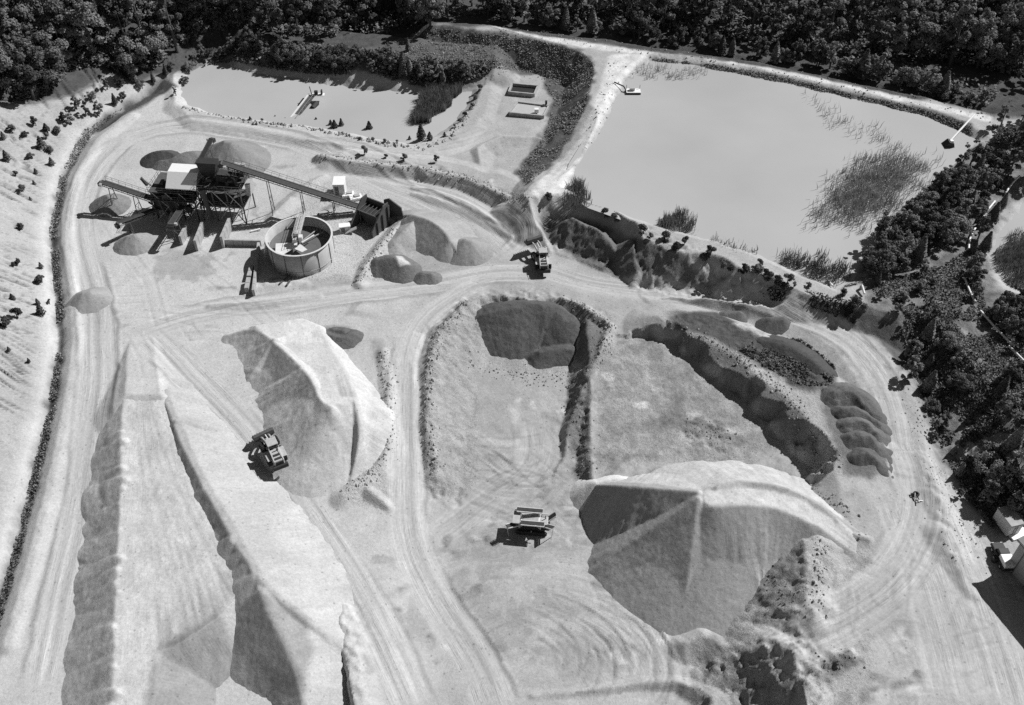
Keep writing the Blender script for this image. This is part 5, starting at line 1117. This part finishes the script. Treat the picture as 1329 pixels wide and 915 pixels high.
TREES = [make_tree(15, 3.9, 24, 5600, 1, .04, .24), make_tree(13, 4.2, 26, 5600, 2, .03, .24), make_tree(17, 3.2, 26, 5600, 3, .05, .24), make_tree(12, 3.2, 20, 4600, 4, .02, .23), make_tree(16, 4.4, 30, 6400, 5, .04, .24), make_tree(15, 2.3, 22, 4400, 6, .03, .22), make_tree(10, 3.6, 22, 4600, 7, .0, .23), make_tree(18, 2.7, 26, 5200, 8, .06, .23)]
BUSHT = [make_tree(6.2, 2.4, 18, 3200, 11, .0, .16), make_tree(5.2, 2.8, 20, 3200, 12, .0, .16), make_tree(7.8, 1.9, 18, 3200, 13, .0, .16), make_tree(4.4, 2.0, 16, 2400, 14, .0, .15), make_tree(8.6, 1.4, 18, 2800, 15, .0, .15), make_pine(7.0, 1.9, 2600, 16, M_leaf)]
SHRUB = [make_tree(2.6, 1.3, 6, 700, 21, .02, .15, M_shrub), make_tree(2.1, 1.4, 6, 700, 22, .02, .15, M_shrub), make_tree(3.2, 1.2, 6, 700, 23, .03, .15, M_shrub)]
PINES = [make_pine(3.0, 1.2, 650, 31, M_shrub), make_pine(2.2, 1.0, 500, 32, M_shrub), make_pine(4.2, 1.4, 800, 33, M_shrub)]
def plant_at(kind, u, v, sc, name, label, cat, group, xyz=None):
    x, y, z = xyz if xyz is not None else g1(u, v)
    tm, cm = kind; e = empty(name, (x, y, z), random.random()*6.28, label, cat, group); e.scale = (sc*random.uniform(.88,1.12), sc*random.uniform(.88,1.12), sc)
    meshobj('trunk', tm, None, e); meshobj('crown', cm, None, e); return e
def scatter(poly, n_try, mind, used):
    """picture polygon -> spots on the ground at least mind apart"""
    a = np.array(poly, float); us = rng.uniform(a[:, 0].min(), a[:, 0].max(), n_try); vs = rng.uniform(a[:, 1].min(), a[:, 1].max(), n_try)
    k = inside(a, us, vs); us, vs = us[k], vs[k]; x, y, z = G(us, vs); out = []
    for p_ in zip(x, y, z):
        if all((p_[0]-q[0])**2+(p_[1]-q[1])**2 > mind*mind for q in used): used.append(p_); out.append(p_)
    return out
used = []
F1 = [(-70,150),(0,132),(35,132),(70,120),(90,92),(130,86),(170,98),(198,94),(222,74),(262,44),(322,36),(380,46),(440,48),(470,40),(560,34),(560,8),(-70,8)]
F2 = [(560,26),(660,18),(800,30),(900,46),(1000,56),(1120,70),(1240,84),(1345,104),(1380,110),(1380,6),(560,6)]
F3 = [(1288,160),(1330,150),(1345,230),(1312,222),(1296,200)]
for lab, poly, nt, md, ks in (('broadleaf tree in the dark forest behind the left slope and pond', F1, 1500, 5.1, TREES), ('tall broadleaf tree in the dark forest behind the big pond', F2, 1300, 5.6, TREES), ('tree in the thicket at the upper right corner', F3, 60, 4.0, BUSHT+TREES[3:4])):
    for k, p_ in enumerate(scatter(poly, nt, md, used)): plant_at(random.choice(ks), 0, 0, random.uniform(.78, 1.12), 'forest_tree', lab, 'tree', lab.split(' in ')[1], p_)
# hedge of young trees behind the berm
hedge = [(650,30),(720,38),(790,46),(860,60),(930,70),(1000,80),(1060,92),(1110,102),(1165,112),(1220,128),(1275,142)]
for i in range(len(hedge)-1):
    (u0, v0), (u1, v1) = hedge[i], hedge[i+1]
    for k in range(4):
        t = (k+random.random())/4; plant_at(random.choice(BUSHT), u0+(u1-u0)*t, v0+(v1-v0)*t+random.uniform(-7,1), random.uniform(.65,1.1), 'young_tree', 'young tree in the row along the pale berm behind the big pond', 'tree', 'row of young trees behind the berm')
# bank bushes round the left pond
for (u, v, s_) in [(345,76,.9),(362,80,1.0),(335,66,.9),(318,62,.8),(420,82,1.15),(432,86,1.0),(410,80,.8),(482,92,.8),(512,98,.75),(545,104,.9),(560,106,1.0),(575,108,.8),(298,72,.7),(282,76,.6),(462,72,.8),(500,72,.9),(530,66,.8),(445,70,.9),(395,72,.9),(380,70,.8),(270,76,.8),(255,84,.7),(246,90,.7),(240,108,.6),(229,124,.55),(216,98,.7),(222,90,.8),(200,108,.7),(184,112,.6),(160,128,.7),(150,136,.7),(130,148,.8),(112,150,.9),(100,142,.8),(92,160,.7),(120,128,.6),(140,116,.7),(158,112,.8),(175,106,.8)]:
    plant_at(random.choice(BUSHT), u, v, s_*.62, 'bank_bush', 'dark bush on the banks round the left pond and upper ditch', 'bush', 'bushes round the left pond')
for (u, v, s_) in [(435,168,1.1),(480,172,1.0),(411,160,.7),(532,184,.7),(547,182,1.0),(558,181,.9),(371,158,.5),(358,156,.6),(430,166,.7),(444,168,.7)]:
    plant_at(random.choice(PINES), u, v, s_, 'young_pine', 'young dark pine on the near shore of the left pond', 'tree', 'pines on the left pond shore')
for (u, v, s_) in [(473,200,.8),(567,210,.6),(524,207,.6),(500,205,.4),(483,182,.35),(499,185,.4),(468,181,.35),(515,186,.35),(590,166,.4),(598,158,.45),(604,150,.45),(612,140,.5),(616,128,.6),(622,118,.7),(577,177,.4),(340,158,.35),(325,156,.35)]:
    plant_at(random.choice(SHRUB+PINES[:1]), u, v, s_, 'shore_shrub', 'small shrub on the track and stones beside the left pond', 'shrub', 'small shrubs beside the left pond')
for (u, v, s_) in [(47,163,1),(61,170,1.1),(14,170,.9),(55,192,1.2),(66,198,.9),(42,206,.9),(68,214,.8),(10,209,1.1),(47,225,.7),(28,248,.8),(27,298,.8),(55,366,1.0),(17,389,.8),(54,408,1.0),(8,423,1.1),(23,412,1.0),(24,342,.6),(54,348,.8),(18,345,.5),(40,260,.5),(60,180,.8),(35,178,.9),(5,180,1.0),(75,172,1),(84,158,1.0),(20,228,.6),(45,240,.5),(65,395,.5),(50,395,.6),(12,455,.4),(38,470,.4)]:
    plant_at(random.choice(SHRUB+PINES[:2]), u, v, s_*.8, 'slope_shrub', 'small dark shrub on the bare left hillside', 'shrub', 'shrubs on the left hillside')
for (u, v, s_) in [(711,260,.9),(785,282,1.0),(798,288,.9),(831,303,1.0),(843,309,.6),(862,314,1.1),(879,324,1.0),(888,318,.8),(916,339,1.0),(922,331,.9),(936,348,1.0),(964,354,1.0),(980,354,1.0),(995,365,1.1),(998,362,.9),(1009,367,1.0),(1022,367,.9),(1017,376,.7),(1049,371,.5),(1093,384,.8),(1107,398,1.2),(1120,404,.8),(985,345,.7),(948,352,.6),(1030,372,.5)]:
    plant_at(random.choice(SHRUB), u, v, s_*.85, 'dam_shrub', 'dark round shrub on the dam between the big pond and the road', 'shrub', 'shrubs on the dam')
nb = smooth_line(np.array([(268,80,0),(330,68,0),(352,80,0),(395,88,0),(440,90,0),(500,94,0),(550,106,0),(604,104,0)]), 2)
for k in range(46):
    q = nb[random.randrange(len(nb))]; plant_at(random.choice(BUSHT), q[0]+random.uniform(-8,8), q[1]-random.uniform(1,13), random.uniform(.45,.85), 'bank_bush', 'dark bush on the banks round the left pond and upper ditch', 'bush', 'bushes round the left pond')
# thicket on the right
used2 = []
belt = [(1262,208),(1292,214),(1308,232),(1290,268),(1262,296),(1226,322),(1196,338),(1160,362),(1128,364),(1122,344),(1140,312),(1182,272),(1228,236)]
for p_ in scatter(belt, 900, 2.3, used2): plant_at(random.choice(BUSHT), 0, 0, random.uniform(.55,.95), 'thicket_bush', 'dark bush in the dense thicket along the right shore of the big pond', 'bush', 'thicket along the right shore', p_)
for poly, nt, md, lo, hi, lab in (([(1135,370),(1200,352),(1226,372),(1222,410),(1180,420),(1150,400)], 200, 3.2, .3, .6, 'dark bush below the thicket at the lower right corner of the big pond'),
    ([(1175,425),(1230,420),(1240,470),(1250,500),(1220,560),(1205,540),(1180,490)], 260, 3.3, .4, .75, 'dark bush on the bank right of the haul road bend'),
    ([(1262,310),(1285,305),(1276,345),(1268,395),(1256,350)], 90, 2.6, .4, .8, 'dark bush along the pale pipeline'),
    ([(1280,245),(1310,235),(1300,285),(1270,300)], 60, 2.8, .5, .9, 'tall bush around the upper end of the pale pipeline'),
    ([(1275,400),(1300,380),(1345,400),(1345,470),(1310,440),(1290,420)], 110, 2.8, .5, .9, 'dark bush on the near side of the small right-hand pool'),
    ([(1285,485),(1340,470),(1345,560),(1320,580),(1280,540)], 160, 3.2, .5, .95, 'dark bush at the right edge beside the rutted path'),
    ([(1262,600),(1345,560),(1345,665),(1318,662),(1290,640),(1280,650)], 200, 2.6, .6, 1.05, 'large dark bush around the site container'),
    ([(1205,560),(1240,590),(1250,650),(1235,640),(1215,600)], 90, 3.0, .22, .45, 'low bush on the rubble bank beside the right haul road')):
    for p_ in scatter(poly, nt, md, used2): plant_at(random.choice(BUSHT), 0, 0, random.uniform(lo, hi), 'thicket_bush', lab, 'bush', 'bushes on the right bank', p_)
# uncountable growth: undergrowth, grass, reeds
def growth(name, label, polys, n_, size, mat, up=.6, hmax=.5, thin=-.25):
    Cs = []
    for poly, share in polys:
        a = np.array(poly, float); k0 = int(n_*share); us = rng.uniform(a[:, 0].min(), a[:, 0].max(), k0*3); vs = rng.uniform(a[:, 1].min(), a[:, 1].max(), k0*3)
        k = inside(a, us, vs); us, vs = us[k][:k0], vs[k][:k0]; x, y, z = G(us, vs); keep = fbm(x*.25, y*.25, 500, 4) > thin; Cs.append(np.c_[x, y, z+rng.random(len(x))*hmax][keep])
    C = np.vstack(Cs); D = rnd_dirs(len(C))*.6; D[:, 2] = np.abs(D[:, 2])+up
    me = leaf_cloud(name, C, D, size, .5); o = meshobj(name, me, mat); return tag(o, label, 'vegetation', None, 'stuff')
growth('undergrowth', 'dark undergrowth covering the forest floor', [(F1, .55), (F2, .35), ([(640,22),(800,36),(1000,62),(1280,140),(1300,120),(1000,40),(640,8)], .1)], 60000, .34, M_leaf, .5, 2.0)
growth('bank_grass', 'rough dark grass on the slopes round the ponds', [([(560,36),(700,52),(755,68),(772,84),(768,112),(757,147),(735,186),(702,226),(684,240),(672,224),(706,178),(720,130),(700,96),(640,88),(600,100),(560,100),(470,90),(440,80)], .5), ([(846,74),(930,84),(1000,96),(1100,120),(1200,142),(1262,162),(1262,176),(1194,150),(1092,126),(1000,106),(900,87),(850,82)], .3), ([(118,178),(88,228),(74,300),(80,372),(86,440),(70,540),(46,640),(36,640),(62,540),(77,440),(70,372),(64,300),(78,228),(108,170)], .2)], 42000, .15, M_grass, .3, .25)
growth('bank_scrub', 'low scrub on the far bank of the left pond', [([(262,90),(300,80),(352,90),(395,96),(440,98),(486,97),(520,107),(552,114),(590,112),(630,100),(640,88),(560,78),(470,66),(420,60),(330,54)], 1)], 12000, .26, M_shrub, .4, 1.0)
growth('terrace_grass', 'thin dark grass on the terrace above the long cut', [([(985,438),(1040,440),(1085,475),(1080,500),(1040,500),(1000,480),(960,455)], 1)], 3500, .16, M_grass, .3, .25)
growth('ditch_weeds', 'dark weeds filling the ditch at the foot of the left hillside', [([(160,140),(118,178),(90,228),(76,300),(82,372),(88,440),(72,540),(48,640),(24,735),(0,815),(-6,800),(12,735),(36,640),(60,540),(77,440),(70,372),(64,300),(78,228),(108,170)], 1)], 16000, .15, M_shrub, .3, .3)
growth('bank_weeds', 'dark weeds on the bank above the haul road bend', [([(940,350),(985,366),(1060,380),(1110,392),(1168,400),(1184,446),(1130,430),(1060,402),(1000,390)], 1)], 5000, .14, M_shrub, .3, .3, .12)
growth('bank_weeds', 'low weeds and brambles over the right-hand bank', [([(1130,372),(1230,340),(1262,320),(1280,400),(1345,395),(1345,690),(1290,690),(1250,640),(1205,540),(1170,430)], 1)], 30000, .17, M_grass, .3, .4)
def reeds(name, label, poly, n_, hgt, zw, dens=.0, seed=0):
    a = np.array(poly, float); us = rng.uniform(a[:, 0].min(), a[:, 0].max(), n_*3); vs = rng.uniform(a[:, 1].min(), a[:, 1].max(), n_*3)
    sd, _ = polyfield(np.c_[a, a[:, :1]*0], us, vs); x, y = P(us, vs, zw)
    k = (sd+16*fbm(x*.2, y*.2, 600+seed, 5, .65) < 2) & (rng.random(len(us)) < np.clip(np.clip((4-sd)/42, 0, 1)**1.5+dens*.35+.35*fbm(x*.3, y*.3, 640+seed, 4), .015, 1)); x, y = x[k][:n_], y[k][:n_]; m_ = len(x)
    h_ = hgt*(.6+.6*rng.random(m_)); an = rng.random(m_)*6.283; wd = .035+.03*rng.random(m_); le = rng.normal(size=(m_, 2))*.16*h_[:, None]
    b0 = np.c_[x, y, np.full(m_, zw-.1)]; dx = np.c_[np.cos(an)*wd, np.sin(an)*wd, np.zeros(m_)]; tp = np.c_[x+le[:, 0], y+le[:, 1], zw+h_]; mid = (b0+tp)/2; mid[:, :2] -= le*.2
    v = np.stack([b0-dx, b0+dx, mid+dx, mid-dx, mid-dx, mid+dx, tp+dx*.3, tp-dx*.3], 1).reshape(-1, 3)
    return tag(meshobj(name, npmesh(name, v, np.arange(m_*8).reshape(-1, 4), False), M_reed), label, 'reeds', None, 'stuff')
reeds('reed_bed', 'dense reed bed standing in the right end of the left pond', [(536,156),(550,132),(572,112),(600,108),(590,128),(566,150),(550,162)], 9000, 2.2, -.42, 1.4, 1).data.materials[0] = leafmat('brushy_reeds', .10)
reeds('reed_bed', 'widest reed bed in the shallows on the right of the big pond', [(1036,300),(1052,258),(1080,222),(1110,196),(1150,186),(1200,196),(1232,204),(1196,250),(1160,290),(1110,316),(1080,296)], 7500, 1.6, 4.48, -.12, 2)
reeds('reed_bed', 'thin reeds in the far shallows of the big pond', [(1044,120),(1062,124),(1090,140),(1130,160),(1190,190),(1160,200),(1110,180),(1060,160)], 2600, 1.5, 4.48, -.1, 3)
reeds('reed_bed', 'reeds along the near shore of the big pond below the widest bed', [(1004,330),(1040,322),(1090,345),(1110,360),(1085,374),(1040,356),(1010,345)], 3600, 1.6, 4.48, .1, 4)
reeds('reed_bed', 'bare reed clump on the dam shore in the middle of the big pond', [(852,300),(862,282),(890,276),(905,290),(908,308),(880,302)], 1800, 1.7, 4.48, .4, 5)
reeds('reed_bed', 'bare brushy clump at the left corner of the big pond', [(730,272),(738,248),(752,238),(762,250),(768,270)], 1100, 2.0, 4.6, .5, 6)
reeds('reed_bed', 'thin reeds in the far left corner of the big pond', [(816,96),(832,84),(850,84),(905,92),(918,100),(890,104),(850,100),(822,102)], 1300, 1.2, 4.48, .1, 7)
reeds('reed_bed', 'reed tufts along the dam shore left of the near reeds', [(915,322),(925,308),(955,312),(985,326),(980,338),(940,328)], 900, 1.4, 4.48, .2, 8)
reeds('reed_bed', 'reeds in the small pool at the right edge', [(1290,340),(1310,310),(1345,300),(1345,380),(1310,370)], 5000, 1.5, 4.58, .5, 9)
# ------------------------------------------------------------------ loose stones
def rubble(name, label, lines, n_, smin, smax, spread, mat, zoff=0):
    Vs = []; Fs = []; base = np.array([[1,0,0],[-1,0,0],[0,1,0],[0,-1,0],[0,0,1],[0,0,-1]], float); fo = np.array([[0,2,4],[2,1,4],[1,3,4],[3,0,4],[2,0,5],[1,2,5],[3,1,5],[0,3,5]]); c_ = 0
    tot = sum(np.linalg.norm(np.diff(GP(l)[:, :2], axis=0), axis=1).sum() for l in lines)
    for l in lines:
        q = GP(l); sg = np.linalg.norm(np.diff(q[:, :2], axis=0), axis=1); cum = np.r_[0, np.cumsum(sg)]; k = max(4, int(n_*cum[-1]/tot))
        t = rng.random(k)*cum[-1]; x = np.interp(t, cum, q[:, 0])+rng.normal(size=k)*spread; y = np.interp(t, cum, q[:, 1])+rng.normal(size=k)*spread; z = hz(x, y)
        for i in range(k):
            s_ = smin+(smax-smin)*rng.random()**3; v = base*(s_*(.6+.7*rng.random((6, 1)))); a = rng.random()*6.28; ca, sa = math.cos(a), math.sin(a)
            v = np.c_[v[:, 0]*ca-v[:, 1]*sa, v[:, 0]*sa+v[:, 1]*ca, v[:, 2]*.8+rng.normal()*.02]; Vs.append(v+[x[i], y[i], z[i]+s_*.25]); Fs.append(fo+c_); c_ += 6
    me = npmesh(name, np.vstack(Vs), np.vstack(Fs), False); return tag(meshobj(name, me, mat), label, 'stones', None, 'stuff')
rubble('rubble', 'grey broken stones along the pit rims and road banks', [[(566,612),(556,545),(560,465),(577,422),(606,392)],[(730,386),(760,396),(792,420),(782,450),(768,478)],[(446,640),(462,628),(492,606),(505,580),(503,500),(496,455)],[(466,366),(474,346),(494,318),(520,288)],[(414,200),(450,206),(540,215),(600,228),(650,248),(690,270)],[(1060,640),(1092,660),(1110,690)],[(1066,700),(1064,790)],[(860,420),(950,456),(1018,510),(1085,600)]], 3600, .05, .30, .8, M_rock)
rubble('rubble', 'shore stones along the near bank of the left pond', [[(240,140),(330,158),(400,166),(450,176),(505,188),(545,192),(580,182),(600,160),(614,135)]], 420, .12, .6, .5, M_rock)
rubble('rubble', 'pale stones scattered on the causeway and berm beside the big pond', [[(740,240),(770,180),(795,110),(800,75)],[(640,36),(780,58),(930,80),(1100,112),(1280,152)],[(620,100),(645,95),(690,96),(725,106)]], 900, .05, .30, 1.4, M_rock)
rubble('rubble', 'dark clods on the pit floor and at the foot of the dark heap', [[(890,550),(940,565),(960,575)],[(612,470),(700,490),(760,475)],[(742,490),(750,560),(760,620)],[(1075,868),(1110,858)],[(980,740),(1040,780)]], 900, .05, .24, 1.1, M_rockd)
rubble('rubble', 'scattered stones on the right bank', [[(1215,600),(1245,680),(1262,730)],[(1180,500),(1200,560)]], 500, .04, .2, 1.8, M_rock)
